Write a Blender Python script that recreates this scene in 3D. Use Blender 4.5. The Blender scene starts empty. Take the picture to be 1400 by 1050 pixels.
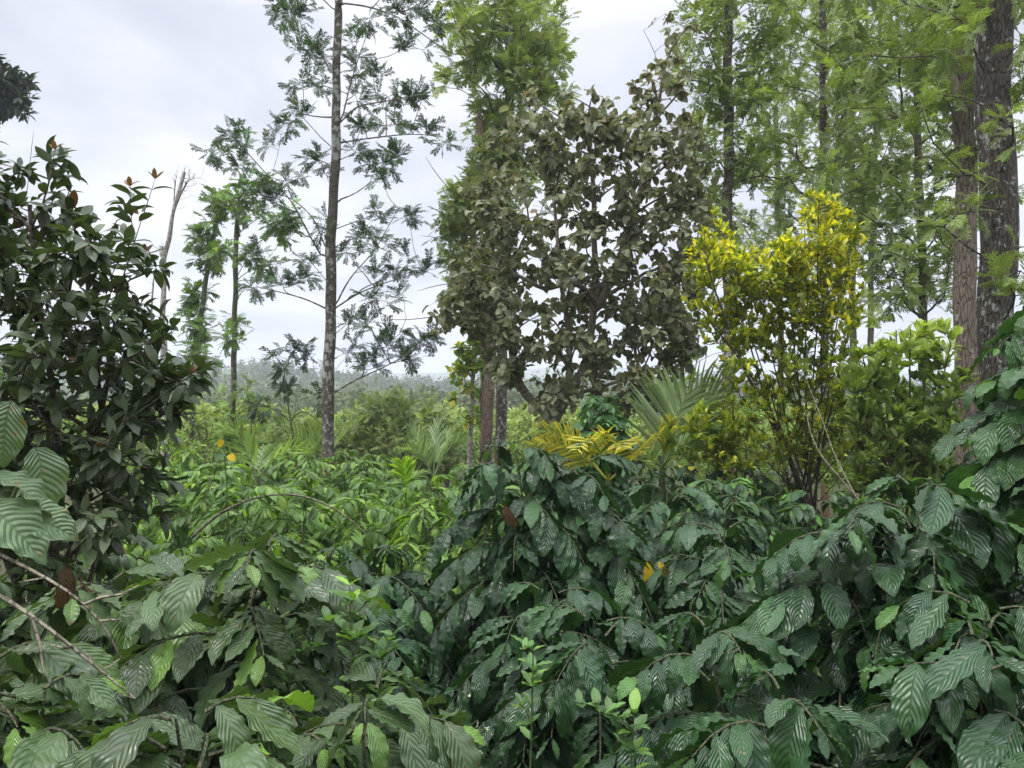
import bpy, math
import numpy as np

F = 1038.0
CZ = 1.7
PI = math.pi
scene = bpy.context.scene
COL = scene.collection
UP = np.array([0., 0., 1.])


def at(px, py, Y):
    return np.array([(px - 700) / F * Y, Y, CZ + (525 - py) / F * Y])


def gz(x, y):
    x = np.asarray(x, float); y = np.asarray(y, float)
    d = np.hypot(x * 0.6, np.maximum(y, 0)) - 3
    d = np.maximum(d, 0)
    z = -0.075 * np.minimum(d, 40) - 0.03 * np.clip(d - 40, 0, 100)
    # near ridge on the left, long low ridge behind
    u = np.clip(x / np.maximum(y, 1), -3, 3)
    ridge = np.exp(-((y - 300) / 75.) ** 2) * (6.5 + 12 / (1 + np.exp((u + 0.24) * 16)))
    z = z + ridge * 0.75
    far = np.exp(-((y - 1250) / 330.) ** 2) * (27 + 5 * np.sin(x / 210. + 1) + 3 * np.sin(x / 83.))
    return z + far


def nrm(v):
    v = np.asarray(v, float)
    return v / np.maximum(np.linalg.norm(v, axis=-1, keepdims=True), 1e-9)


def runit(rng, n):
    return nrm(rng.normal(size=(n, 3)))


# ------------------------------------------------------------------ mesh builder
class MB:
    def __init__(s):
        s.V, s.Q, s.U, s.C, s.n = [], [], [], [], 0

    def add(s, V, Q, U, C):
        s.V.append(V); s.Q.append(Q + s.n); s.U.append(U); s.C.append(C); s.n += len(V)

    def build(s, name, mat, parent=None, smooth=True):
        V = np.concatenate(s.V).astype(np.float32)
        Q = np.concatenate(s.Q).astype(np.int32)
        U = np.concatenate(s.U).astype(np.float32)
        C = np.concatenate(s.C).astype(np.float32)
        if parent is not None:
            V = V - np.array(parent.location, np.float32)
        me = bpy.data.meshes.new(name)
        me.vertices.add(len(V)); me.vertices.foreach_set('co', V.ravel())
        me.loops.add(Q.size); me.polygons.add(len(Q))
        me.polygons.foreach_set('loop_start', np.arange(0, Q.size, 4, dtype=np.int32))
        me.loops.foreach_set('vertex_index', Q.ravel())
        me.polygons.foreach_set('use_smooth', np.full(len(Q), smooth))
        me.update(calc_edges=True)
        uv = me.uv_layers.new(name='UVMap')
        uv.data.foreach_set('uv', U[Q.ravel()].ravel())
        a = me.attributes.new('rnd', 'FLOAT_VECTOR', 'POINT')
        a.data.foreach_set('vector', C.ravel())
        me.materials.append(mat)
        o = bpy.data.objects.new(name, me)
        COL.objects.link(o)
        if parent is not None:
            o.parent = parent
        return o


def tube(mb, P, r, sides=6, c=(.5, .5, .5), lump=0.0, rng=None):
    P = np.asarray(P, float); K = len(P)
    r = np.broadcast_to(np.asarray(r, float), (K,))
    T = nrm(np.gradient(P, axis=0))
    ref = np.array([1., 0.1, 0.05]) if abs(T[0][2]) > .6 else np.array([0, 0.05, 1.])
    A = nrm(np.cross(T, ref)); B = np.cross(T, A)
    th = np.linspace(0, 2 * PI, sides + 1)
    rr = np.repeat(r[:, None], sides + 1, 1)
    if lump > 0:
        a0, a1 = rng.uniform(0, 6.3, 2)
        L0 = np.concatenate([[0], np.cumsum(np.linalg.norm(np.diff(P, axis=0), axis=1))])[:, None]
        rr = rr * (1 + lump * (np.sin(3 * th[None] + a0 + L0 * 1.3) * .5 + np.sin(2 * th[None] + a1 - L0 * 3.1) * .5 + .4 * np.sin(L0 * 9 + a0)))
    V = P[:, None] + rr[..., None] * (np.cos(th)[None, :, None] * A[:, None] + np.sin(th)[None, :, None] * B[:, None])
    L = np.concatenate([[0], np.cumsum(np.linalg.norm(np.diff(P, axis=0), axis=1))])
    U = np.stack([np.repeat((th / (2 * PI))[None], K, 0), np.repeat(L[:, None], sides + 1, 1)], -1).reshape(-1, 2)
    i, j = np.meshgrid(np.arange(K - 1), np.arange(sides), indexing='ij')
    a = (i * (sides + 1) + j).ravel()
    Q = np.stack([a, a + 1, a + sides + 2, a + sides + 1], 1)
    V = V.reshape(-1, 3)
    mb.add(V, Q, U, np.tile(np.array(c, float), (len(V), 1)))


# ------------------------------------------------------------------ leaf templates
def leaf_tmpl(w=0.4, peak=0.42, nu=9, nh=2, droop=0.7, fold=0.25, wave=0.04, nw=5, seed=0, base=0.05, sharp=1.0, twist=.15):
    """unit-length leaf, x along it, y across, z upper side; w = full width / length"""
    rng = np.random.default_rng(seed)
    u = np.linspace(0, 1, nu)
    # asymmetric bell profile
    a = np.log(.5) / np.log(peak)
    prof = np.sin(PI * u ** a) ** (0.8 * sharp)
    prof = prof * (1 - .25 * u ** 6)
    hw = np.maximum(prof * w / 2, 0.012)
    hw[0] = .012; hw[-1] = 0.004
    v = np.linspace(-1, 1, 2 * nh + 1)
    th = -droop * u ** 1.1 + .1 * droop
    th = th + .12 * np.sin(u * 5 + rng.uniform(0, 6))
    dx = np.cos(th); dz = np.sin(th)
    X = np.concatenate([[0], np.cumsum((dx[1:] + dx[:-1]) / 2)]) / (nu - 1)
    Z = np.concatenate([[0], np.cumsum((dz[1:] + dz[:-1]) / 2)]) / (nu - 1)
    UU, VV = np.meshgrid(u, v, indexing='ij')
    side = hw[:, None] * VV
    ph = rng.uniform(0, 6.3, 2)
    wz = wave * np.abs(VV) ** 2 * np.where(VV > 0, np.sin(2 * PI * nw * UU + ph[0] + 1.5 * np.sin(UU * 7 + ph[1])), np.sin(2 * PI * nw * UU + ph[1] + 1.5 * np.sin(UU * 6 + ph[0]))) * np.sin(PI * np.clip(UU, 0, 1)) ** .4
    h = fold * np.abs(side) * 1.0 - .9 * fold * side ** 2 / max(w, .05) + wz
    tw = twist * rng.uniform(-1, 1) * UU
    y = side * np.cos(fold * .6) - h * np.sin(tw)
    h = h + side * np.sin(tw)
    nx = -np.sin(th)[:, None]; nz = np.cos(th)[:, None]
    V = np.stack([X[:, None] + nx * h, y, Z[:, None] + nz * h], -1).reshape(-1, 3)
    m = 2 * nh + 1
    i, j = np.meshgrid(np.arange(nu - 1), np.arange(m - 1), indexing='ij')
    q = (i * m + j).ravel()
    Q = np.stack([q, q + m, q + m + 1, q + 1], 1)
    U = np.stack([UU, VV * .5 + .5], -1).reshape(-1, 2)
    return V, Q, U


def fern_tmpl(pairs=8, seed=0, droop=.7, w=.5, pw=.045, lobes=2):
    """feathery leaf of silver oak: a rachis with narrow forked pinnae; unit length"""
    rng = np.random.default_rng(seed)
    V, Q, U = [], [], []

    def bend(p):
        x, y, z = p
        th = -droop * x
        r = x
        return (math.sin(droop * r) / droop if droop > .01 else r, y, z - (1 - math.cos(droop * r)) / max(droop, .01))

    def diamond(p0, p1, wd, n=(0, 0, 1)):
        p0 = np.array(p0); p1 = np.array(p1)
        d = p1 - p0
        s = np.cross(d, n); s = s / max(np.linalg.norm(s), 1e-6) * wd / 2
        m = p0 + d * .45
        k = len(V)
        for q, uu in ((p0, (0, .5)), (m + s, (.5, 1)), (p1, (1, .5)), (m - s, (.5, 0))):
            V.append(bend(q)); U.append(uu)
        Q.append((k, k + 1, k + 2, k + 3))
    diamond((0, 0, 0), (.55, 0, 0), .02)
    diamond((.45, 0, 0), (1, 0, 0), pw)
    for i in range(pairs):
        u = .12 + .8 * i / pairs
        ln = w * .62 * math.sin(PI * (.18 + .75 * (1 - u) ** .8)) * rng.uniform(.85, 1.1)
        for sd in (-1, 1):
            uu = u + rng.uniform(-.02, .02)
            ang = rng.uniform(.75, 1.05)
            z = rng.uniform(-.1, .12)
            d = np.array([math.cos(ang), sd * math.sin(ang), z - .1])
            p0 = np.array([uu, 0, 0])
            diamond(p0, p0 + d * ln, pw * rng.uniform(.8, 1.2))
            for l in range(lobes):
                f = .3 + .28 * l
                dd = nrm(d + np.array([.55, -sd * .25 * (-1) ** l, rng.uniform(-.1, .1)]) * (1 if l % 2 == 0 else .8) + (0 if l % 2 == 0 else 1) * np.array([-.2, sd * .5, 0]))
                p = p0 + d * ln * f
                diamond(p, p + dd * ln * .5, pw * .8)
    return np.array(V, float), np.array(Q), np.array(U, float)


def scatter(mb, tmpls, pos, xd, zd, scale, rnd, rng, wscale=None):
    N = len(pos)
    if N == 0:
        return
    pos = np.asarray(pos, float); xd = nrm(xd)
    zd = np.asarray(zd, float)
    zd = zd - (zd * xd).sum(1, keepdims=True) * xd
    zd = nrm(zd)
    yd = np.cross(zd, xd)
    scale = np.broadcast_to(np.asarray(scale, float), (N,))
    ws = np.ones(N) if wscale is None else wscale
    which = rng.integers(0, len(tmpls), N)
    for k, (T, Q, U) in enumerate(tmpls):
        ix = np.nonzero(which == k)[0]
        if len(ix) == 0:
            continue
        M = len(T); n = len(ix)
        s = scale[ix][:, None, None]
        V = pos[ix][:, None] + s * (T[None, :, 0:1] * xd[ix][:, None] + T[None, :, 1:2] * ws[ix][:, None, None] * yd[ix][:, None] + T[None, :, 2:3] * zd[ix][:, None])
        QQ = (Q[None] + (np.arange(n) * M)[:, None, None]).reshape(-1, 4)
        mb.add(V.reshape(-1, 3), QQ, np.tile(U, (n, 1)), np.repeat(rnd[ix], M, 0))


# ------------------------------------------------------------------ materials
def newmat(name):
    m = bpy.data.materials.new(name); m.use_nodes = True
    nt = m.node_tree
    for n in list(nt.nodes):
        nt.nodes.remove(n)
    out = nt.nodes.new('ShaderNodeOutputMaterial')
    return m, nt, out


def N(nt, t, **kw):
    n = nt.nodes.new(t)
    for k, v in kw.items():
        setattr(n, k, v)
    return n


def mth(nt, op, a, b=None, c=None, clamp=False):
    n = nt.nodes.new('ShaderNodeMath'); n.operation = op; n.use_clamp = clamp
    for i, x in enumerate((a, b, c)):
        if x is None:
            continue
        if isinstance(x, (int, float)):
            n.inputs[i].default_value = x
        else:
            nt.links.new(x, n.inputs[i])
    return n.outputs[0]


def mixc(nt, fac, a, b, bt='MIX'):
    n = nt.nodes.new('ShaderNodeMix'); n.data_type = 'RGBA'; n.blend_type = bt
    for s, x in ((n.inputs[0], fac), (n.inputs[6], a), (n.inputs[7], b)):
        if isinstance(x, (int, float)):
            s.default_value = x
        elif isinstance(x, tuple):
            s.default_value = (*x, 1)
        else:
            nt.links.new(x, s)
    return n.outputs[2]


def leafmat(name, c1, c2, c3=None, rough=.42, spec=.5, trans=.28, tcol=None, veins=9, vslope=.38, bump=.35, vlight=.25, blotch=.15, spots=0., tips=None):
    """rnd.x brightness, rnd.y hue c1..c2, rnd.z amount of c3 (young or dying leaf)"""
    m, nt, out = newmat(name)
    at_ = N(nt, 'ShaderNodeAttribute', attribute_name='rnd')
    sx = N(nt, 'ShaderNodeSeparateXYZ'); nt.links.new(at_.outputs['Vector'], sx.inputs[0])
    rx, ry, rz = sx.outputs
    uv = N(nt, 'ShaderNodeUVMap')
    su = N(nt, 'ShaderNodeSeparateXYZ'); nt.links.new(uv.outputs[0], su.inputs[0])
    u = su.outputs[0]
    av = mth(nt, 'ABSOLUTE', mth(nt, 'SUBTRACT', mth(nt, 'MULTIPLY', su.outputs[1], 2), 1))
    col = mixc(nt, ry, c1, c2)
    if c3 is not None:
        tex2 = N(nt, 'ShaderNodeTexNoise'); tex2.inputs['Scale'].default_value = 30
        f3 = mth(nt, 'MULTIPLY', rz, mth(nt, 'ADD', .75, mth(nt, 'MULTIPLY', tex2.outputs[0], .5)), clamp=True)
        col = mixc(nt, f3, col, c3)
    br = mth(nt, 'ADD', .68, mth(nt, 'MULTIPLY', rx, .64))
    if blotch > 0:
        tc = N(nt, 'ShaderNodeTexCoord')
        tex = N(nt, 'ShaderNodeTexNoise'); tex.inputs['Scale'].default_value = 22; tex.inputs['Detail'].default_value = 3
        nt.links.new(tc.outputs['Object'], tex.inputs['Vector'])
        br = mth(nt, 'MULTIPLY', br, mth(nt, 'ADD', 1 - blotch, mth(nt, 'MULTIPLY', tex.outputs[0], 2 * blotch)))
    if tips is not None:
        col = mixc(nt, mth(nt, 'MULTIPLY', mth(nt, 'POWER', u, 2.5), mth(nt, 'ADD', .5, ry), clamp=True), col, tips)
    if spots > 0:
        ns = N(nt, 'ShaderNodeTexNoise'); ns.inputs['Scale'].default_value = 38; ns.inputs['Detail'].default_value = 3
        nt.links.new(tc.outputs['Object'], ns.inputs['Vector'])
        sr = N(nt, 'ShaderNodeMapRange'); sr.inputs[1].default_value = .74 - spots * .22; sr.inputs[2].default_value = .78 - spots * .2
        sr.inputs[4].default_value = .8
        nt.links.new(ns.outputs[0], sr.inputs[0])
        col = mixc(nt, sr.outputs[0], col, (.13, .10, .04))
    if veins:
        nv = N(nt, 'ShaderNodeTexNoise'); nv.inputs['Scale'].default_value = 9
        nt.links.new(N(nt, 'ShaderNodeTexCoord').outputs['Object'], nv.inputs['Vector'])
        rz2 = mth(nt, 'SUBTRACT', nv.outputs[0], .5)
        mid = mth(nt, 'SUBTRACT', 1, mth(nt, 'DIVIDE', av, .055), clamp=True)
        ph = mth(nt, 'MULTIPLY', mth(nt, 'SUBTRACT', u, mth(nt, 'ADD', mth(nt, 'MULTIPLY', mth(nt, 'POWER', av, 1.25), vslope), mth(nt, 'MULTIPLY', rz2, .12))), veins)
        fr = mth(nt, 'ABSOLUTE', mth(nt, 'SUBTRACT', mth(nt, 'FRACT', mth(nt, 'ADD', ph, 8)), .5))   # 0 at vein
        puff = mth(nt, 'POWER', mth(nt, 'MULTIPLY', fr, 2), .6)
        lat = mth(nt, 'SUBTRACT', 1, mth(nt, 'DIVIDE', fr, .07), clamp=True)
        vv = mth(nt, 'MAXIMUM', mid, mth(nt, 'MULTIPLY', lat, .45))
        vcol = mixc(nt, 1.0, col, (1.5, 1.45, 1.2), 'MULTIPLY')
        col = mixc(nt, mth(nt, 'MULTIPLY', vv, min(1, vlight * 2)), col, vcol)
    cm = N(nt, 'ShaderNodeVectorMath', operation='SCALE')
    nt.links.new(col, cm.inputs[0]); nt.links.new(br, cm.inputs['Scale'])
    col = cm.outputs[0]
    b = N(nt, 'ShaderNodeBsdfPrincipled')
    nt.links.new(col, b.inputs['Base Color'])
    rn = mth(nt, 'ADD', rough - .06, mth(nt, 'MULTIPLY', rx, .14))
    nt.links.new(rn, b.inputs['Roughness'])
    b.inputs['Specular IOR Level'].default_value = spec
    t = N(nt, 'ShaderNodeBsdfTranslucent')
    tcm = mixc(nt, 1.0, col, tcol or (1.7, 1.75, .7), 'MULTIPLY')
    nt.links.new(tcm, t.inputs['Color'])
    if veins and bump > 0:
        h = mth(nt, 'ADD', mth(nt, 'MULTIPLY', puff, .8), mth(nt, 'MULTIPLY', mid, -.9))
        bp = N(nt, 'ShaderNodeBump'); bp.inputs['Strength'].default_value = bump; bp.inputs['Distance'].default_value = .006
        nt.links.new(h, bp.inputs['Height'])
        nt.links.new(bp.outputs[0], b.inputs['Normal'])
    mx = N(nt, 'ShaderNodeMixShader'); mx.inputs[0].default_value = trans
    nt.links.new(b.outputs[0], mx.inputs[1]); nt.links.new(t.outputs[0], mx.inputs[2])
    nt.links.new(mx.outputs[0], out.inputs[0])
    return m


def barkmat(name, c1, c2, lichen=None, lich_amt=.5, base=None, base_h=1.0, scale=12, stretch=.25, bump=.6, rings=0.):
    m, nt, out = newmat(name)
    tc = N(nt, 'ShaderNodeTexCoord')
    mp = N(nt, 'ShaderNodeMapping'); mp.inputs['Scale'].default_value = (1, 1, stretch)
    nt.links.new(tc.outputs['Object'], mp.inputs[0])
    n1 = N(nt, 'ShaderNodeTexNoise'); n1.inputs['Scale'].default_value = scale; n1.inputs['Detail'].default_value = 6; n1.inputs['Roughness'].default_value = .7
    nt.links.new(mp.outputs[0], n1.inputs['Vector'])
    r1 = N(nt, 'ShaderNodeMapRange'); r1.inputs[1].default_value = .32; r1.inputs[2].default_value = .68
    nt.links.new(n1.outputs[0], r1.inputs[0])
    col = mixc(nt, r1.outputs[0], c1, c2)
    v = N(nt, 'ShaderNodeTexVoronoi', feature='DISTANCE_TO_EDGE'); v.inputs['Scale'].default_value = scale * 2.2
    nt.links.new(mp.outputs[0], v.inputs['Vector'])
    cr = mth(nt, 'MULTIPLY', v.outputs[0], 9, clamp=True)
    col = mixc(nt, mth(nt, 'SUBTRACT', 1, cr), col, tuple(x * .45 for x in c1))
    if rings > 0:
        n4 = N(nt, 'ShaderNodeTexNoise'); n4.inputs['Scale'].default_value = 6
        mp4 = N(nt, 'ShaderNodeMapping'); mp4.inputs['Scale'].default_value = (.6, .6, 5)
        nt.links.new(tc.outputs['Object'], mp4.inputs[0]); nt.links.new(mp4.outputs[0], n4.inputs['Vector'])
        rr = N(nt, 'ShaderNodeMapRange'); rr.inputs[1].default_value = .55; rr.inputs[2].default_value = .62
        nt.links.new(n4.outputs[0], rr.inputs[0])
        col = mixc(nt, mth(nt, 'MULTIPLY', rr.outputs[0], rings), col, tuple(x * .5 for x in c1))
    if lichen is not None:
        n2 = N(nt, 'ShaderNodeTexNoise'); n2.inputs['Scale'].default_value = scale * .9; n2.inputs['Detail'].default_value = 5; n2.inputs['Roughness'].default_value = .65
        mp2 = N(nt, 'ShaderNodeMapping'); mp2.inputs['Scale'].default_value = (1, 1, .8); mp2.inputs['Location'].default_value = (3, 1, 7)
        nt.links.new(tc.outputs['Object'], mp2.inputs[0]); nt.links.new(mp2.outputs[0], n2.inputs['Vector'])
        n3 = N(nt, 'ShaderNodeTexNoise'); n3.inputs['Scale'].default_value = 1.3
        nt.links.new(tc.outputs['Object'], n3.inputs['Vector'])
        s = mth(nt, 'ADD', n2.outputs[0], mth(nt, 'MULTIPLY', mth(nt, 'SUBTRACT', n3.outputs[0], .5), .5))
        r2 = N(nt, 'ShaderNodeMapRange'); r2.inputs[1].default_value = .66 - .2 * lich_amt; r2.inputs[2].default_value = .72 - .2 * lich_amt
        nt.links.new(s, r2.inputs[0])
        col = mixc(nt, r2.outputs[0], col, lichen)
    if base is not None:
        sz = N(nt, 'ShaderNodeSeparateXYZ'); nt.links.new(tc.outputs['Object'], sz.inputs[0])
        hh = mth(nt, 'ADD', sz.outputs[2], mth(nt, 'MULTIPLY', n1.outputs[0], .5))
        r3 = N(nt, 'ShaderNodeMapRange'); r3.inputs[1].default_value = base_h; r3.inputs[2].default_value = base_h + .35
        r3.inputs[3].default_value = .9; r3.inputs[4].default_value = 0
        nt.links.new(hh, r3.inputs[0])
        col = mixc(nt, r3.outputs[0], col, base)
    b = N(nt, 'ShaderNodeBsdfPrincipled'); b.inputs['Roughness'].default_value = .85
    b.inputs['Specular IOR Level'].default_value = .3
    nt.links.new(col, b.inputs['Base Color'])
    bp = N(nt, 'ShaderNodeBump'); bp.inputs['Strength'].default_value = bump; bp.inputs['Distance'].default_value = .02
    hgt = mth(nt, 'ADD', r1.outputs[0], mth(nt, 'MULTIPLY', cr, .6))
    nt.links.new(hgt, bp.inputs['Height']); nt.links.new(bp.outputs[0], b.inputs['Normal'])
    nt.links.new(b.outputs[0], out.inputs[0])
    return m


M = {}
M['coffee_dark'] = leafmat('coffee_leaf_dark', (.017, .050, .017), (.034, .082, .025), (.06, .14, .03), rough=.31, spec=.5, trans=.16, veins=9, bump=.5, vlight=.3, spots=.25)
M['coffee_mid'] = leafmat('coffee_leaf_mid', (.024, .066, .020), (.045, .105, .028), (.10, .22, .03), rough=.33, spec=.5, trans=.2, veins=9, bump=.5, vlight=.3, spots=.2)
M['coffee_grey'] = leafmat('coffee_leaf_grey', (.040, .074, .026), (.066, .110, .038), (.12, .23, .03), rough=.34, spec=.5, trans=.2, veins=8, bump=.45, vlight=.3, spots=.35)
M['coffee_round'] = leafmat('coffee_leaf_fresh', (.028, .085, .024), (.055, .14, .035), (.10, .24, .035), rough=.36, spec=.5, trans=.22, veins=8, bump=.4, vlight=.25)
M['coffee_bright'] = leafmat('coffee_leaf_bright', (.060, .130, .026), (.130, .235, .040), (.26, .40, .05), rough=.36, spec=.45, trans=.3, veins=8, bump=.5, vlight=.2)
M['big_leaf'] = leafmat('large_ribbed_leaf', (.075, .12, .06), (.10, .15, .07), (.12, .25, .04), rough=.42, spec=.45, trans=.25, veins=12, vslope=.25, bump=.7, vlight=.4, spots=.4)
M['young'] = leafmat('seedling_leaf', (.05, .12, .03), (.09, .18, .045), (.20, .36, .04), rough=.4, trans=.3, veins=6, bump=.3)
M['dark_shrub'] = leafmat('dark_shrub_leaf', (.033, .053, .020), (.078, .104, .042), (.17, .08, .035), rough=.42, spec=.45, trans=.18, veins=6, bump=.25, vlight=.2, tcol=(1.5, 1.7, .6))
M['grey_tree'] = leafmat('greyish_round_leaf', (.116, .132, .066), (.205, .220, .122), (.20, .13, .05), rough=.5, spec=.4, trans=.25, veins=5, bump=.35, vlight=.3, tcol=(1.4, 1.4, .8))
M['yellow_shrub'] = leafmat('yellow_green_leaf', (.080, .130, .020), (.16, .24, .03), (.68, .60, .03), rough=.42, spec=.4, trans=.34, veins=0, blotch=.12)
M['green_shrub'] = leafmat('fresh_green_leaf', (.10, .15, .035), (.15, .21, .045), (.34, .44, .08), rough=.42, spec=.4, trans=.36, veins=6, bump=.25)
M['fern_mid'] = leafmat('silver_oak_leaf_deep', (.045, .080, .030), (.11, .17, .05), (.16, .28, .04), rough=.55, spec=.3, trans=.3, veins=0, blotch=0)
M['fern_dark'] = leafmat('silver_oak_leaf_cool', (.040, .062, .040), (.060, .095, .050), (.06, .16, .02), rough=.55, spec=.3, trans=.3, veins=0, blotch=0)
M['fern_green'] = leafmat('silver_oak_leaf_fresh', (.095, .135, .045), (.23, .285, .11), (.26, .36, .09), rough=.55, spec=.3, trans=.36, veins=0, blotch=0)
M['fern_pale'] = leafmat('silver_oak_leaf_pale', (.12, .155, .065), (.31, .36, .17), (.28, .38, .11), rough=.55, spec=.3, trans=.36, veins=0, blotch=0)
M['palm_grey'] = leafmat('palm_leaflet_silvery', (.17, .25, .11), (.26, .35, .17), (.45, .35, .04), rough=.42, spec=.4, trans=.28, veins=0, blotch=.1)
M['palm_green'] = leafmat('palm_leaflet_green', (.13, .21, .06), (.19, .28, .08), (.30, .42, .06), rough=.4, spec=.4, trans=.36, veins=0, blotch=.1)
M['palm_lime'] = leafmat('palm_leaflet_lime', (.26, .42, .045), (.34, .50, .05), (.4, .5, .05), rough=.4, spec=.4, trans=.4, veins=0, blotch=.05)
M['palm_yellow'] = leafmat('palm_leaflet_yellowing', (.48, .47, .055), (.02, .085, .02), (.50, .22, .04), rough=.45, spec=.35, trans=.25, veins=0, blotch=.25, tips=(.48, .36, .05), spots=.2)
M['thicket'] = leafmat('thicket_leaf', (.14, .21, .06), (.27, .35, .10), (.34, .38, .10), rough=.6, spec=.25, trans=.3, veins=0, blotch=0)
M['thicket_green'] = leafmat('thicket_leaf_green', (.10, .18, .045), (.19, .30, .07), (.32, .42, .08), rough=.6, spec=.25, trans=.32, veins=0, blotch=0)
M['thicket_olive'] = leafmat('thicket_leaf_olive', (.075, .105, .035), (.21, .27, .09), (.26, .32, .09), rough=.6, spec=.25, trans=.3, veins=0, blotch=0)
M['vine_leaf'] = leafmat('light_heart_leaf', (.12, .20, .045), (.18, .27, .055), (.52, .45, .04), rough=.5, spec=.3, trans=.38, veins=0, blotch=.1)
M['far_dark'] = leafmat('dark_round_crown_leaf', (.028, .045, .026), (.04, .06, .034), (.10, .18, .03), rough=.5, spec=.4, trans=.15, veins=0, blotch=0)
M['forest'] = leafmat('forest_leaf', (.065, .10, .045), (.12, .155, .065), (.18, .20, .07), rough=.8, spec=.1, trans=.2, veins=0, blotch=0)
M['dead_leaf'] = leafmat('withered_leaf', (.075, .05, .03), (.13, .08, .045), (.2, .07, .03), rough=.8, spec=.1, trans=.12, veins=8, bump=1.0)
M['yellow_leaf'] = leafmat('fading_yellow_leaf', (.62, .45, .03), (.55, .33, .03), (.10, .06, .02), rough=.5, spec=.3, trans=.35, veins=8, bump=.5)
M['bark_oak'] = barkmat('silver_oak_bark', (.085, .070, .052), (.19, .165, .13), lichen=(.36, .36, .32), lich_amt=.62, base=(.23, .12, .075), base_h=1.3, scale=14, stretch=1.6, rings=.5)
M['bark_dark'] = barkmat('dark_lichened_bark', (.058, .048, .040), (.135, .112, .090), lichen=(.36, .36, .32), lich_amt=.38, scale=17, stretch=.22, bump=1.0)
M['bark_tan'] = barkmat('tan_bark', (.135, .108, .08), (.225, .185, .14), lichen=(.33, .29, .24), lich_amt=.1, scale=12, stretch=.2, bump=.8, rings=.2)
M['bark_red'] = barkmat('red_brown_bark', (.13, .095, .065), (.23, .165, .12), lichen=(.25, .2, .16), lich_amt=.3, scale=10, stretch=.3)
M['bark_pale'] = barkmat('pale_dead_bark', (.26, .23, .20), (.46, .42, .38), lichen=(.5, .48, .44), lich_amt=.4, scale=9, stretch=.4)
M['bark_brown'] = barkmat('brown_branch', (.065, .052, .036), (.13, .105, .075), scale=20, stretch=.5)
M['bark_mossy'] = barkmat('mossy_trunk', (.07, .075, .035), (.14, .14, .07), lichen=(.2, .19, .14), scale=14, stretch=.6)
M['bark_grey'] = barkmat('greyish_branch', (.15, .13, .09), (.27, .24, .17), scale=16, stretch=.4)
M['twig'] = barkmat('coffee_twig', (.06, .068, .035), (.11, .115, .06), scale=30, stretch=.5)
M['green_stem'] = barkmat('green_stem', (.07, .10, .035), (.12, .16, .06), scale=25, stretch=.4, bump=.2)


# ------------------------------------------------------------------ tagging
def tag(o, label=None, cat=None, group=None, kind=None):
    if label: o['label'] = label
    if cat: o['category'] = cat
    if group: o['group'] = group
    if kind: o['kind'] = kind
    return o


def thing(name, loc, label, cat, group=None):
    e = bpy.data.objects.new(name, None)
    COL.objects.link(e); e.location = tuple(float(v) for v in loc); e.empty_display_size = .2
    return tag(e, label, cat, group)


def dup(root, loc, rz=0, sc=1.0, label=None, group=None):
    r = root.copy(); COL.objects.link(r)
    r.location = tuple(float(v) for v in loc); r.rotation_euler = (0, 0, rz); r.scale = (sc,) * 3
    if label: r['label'] = label
    if group: r['group'] = group
    for ch in list(root.children):
        c = ch.copy(); COL.objects.link(c); c.parent = r
    return r


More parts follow.
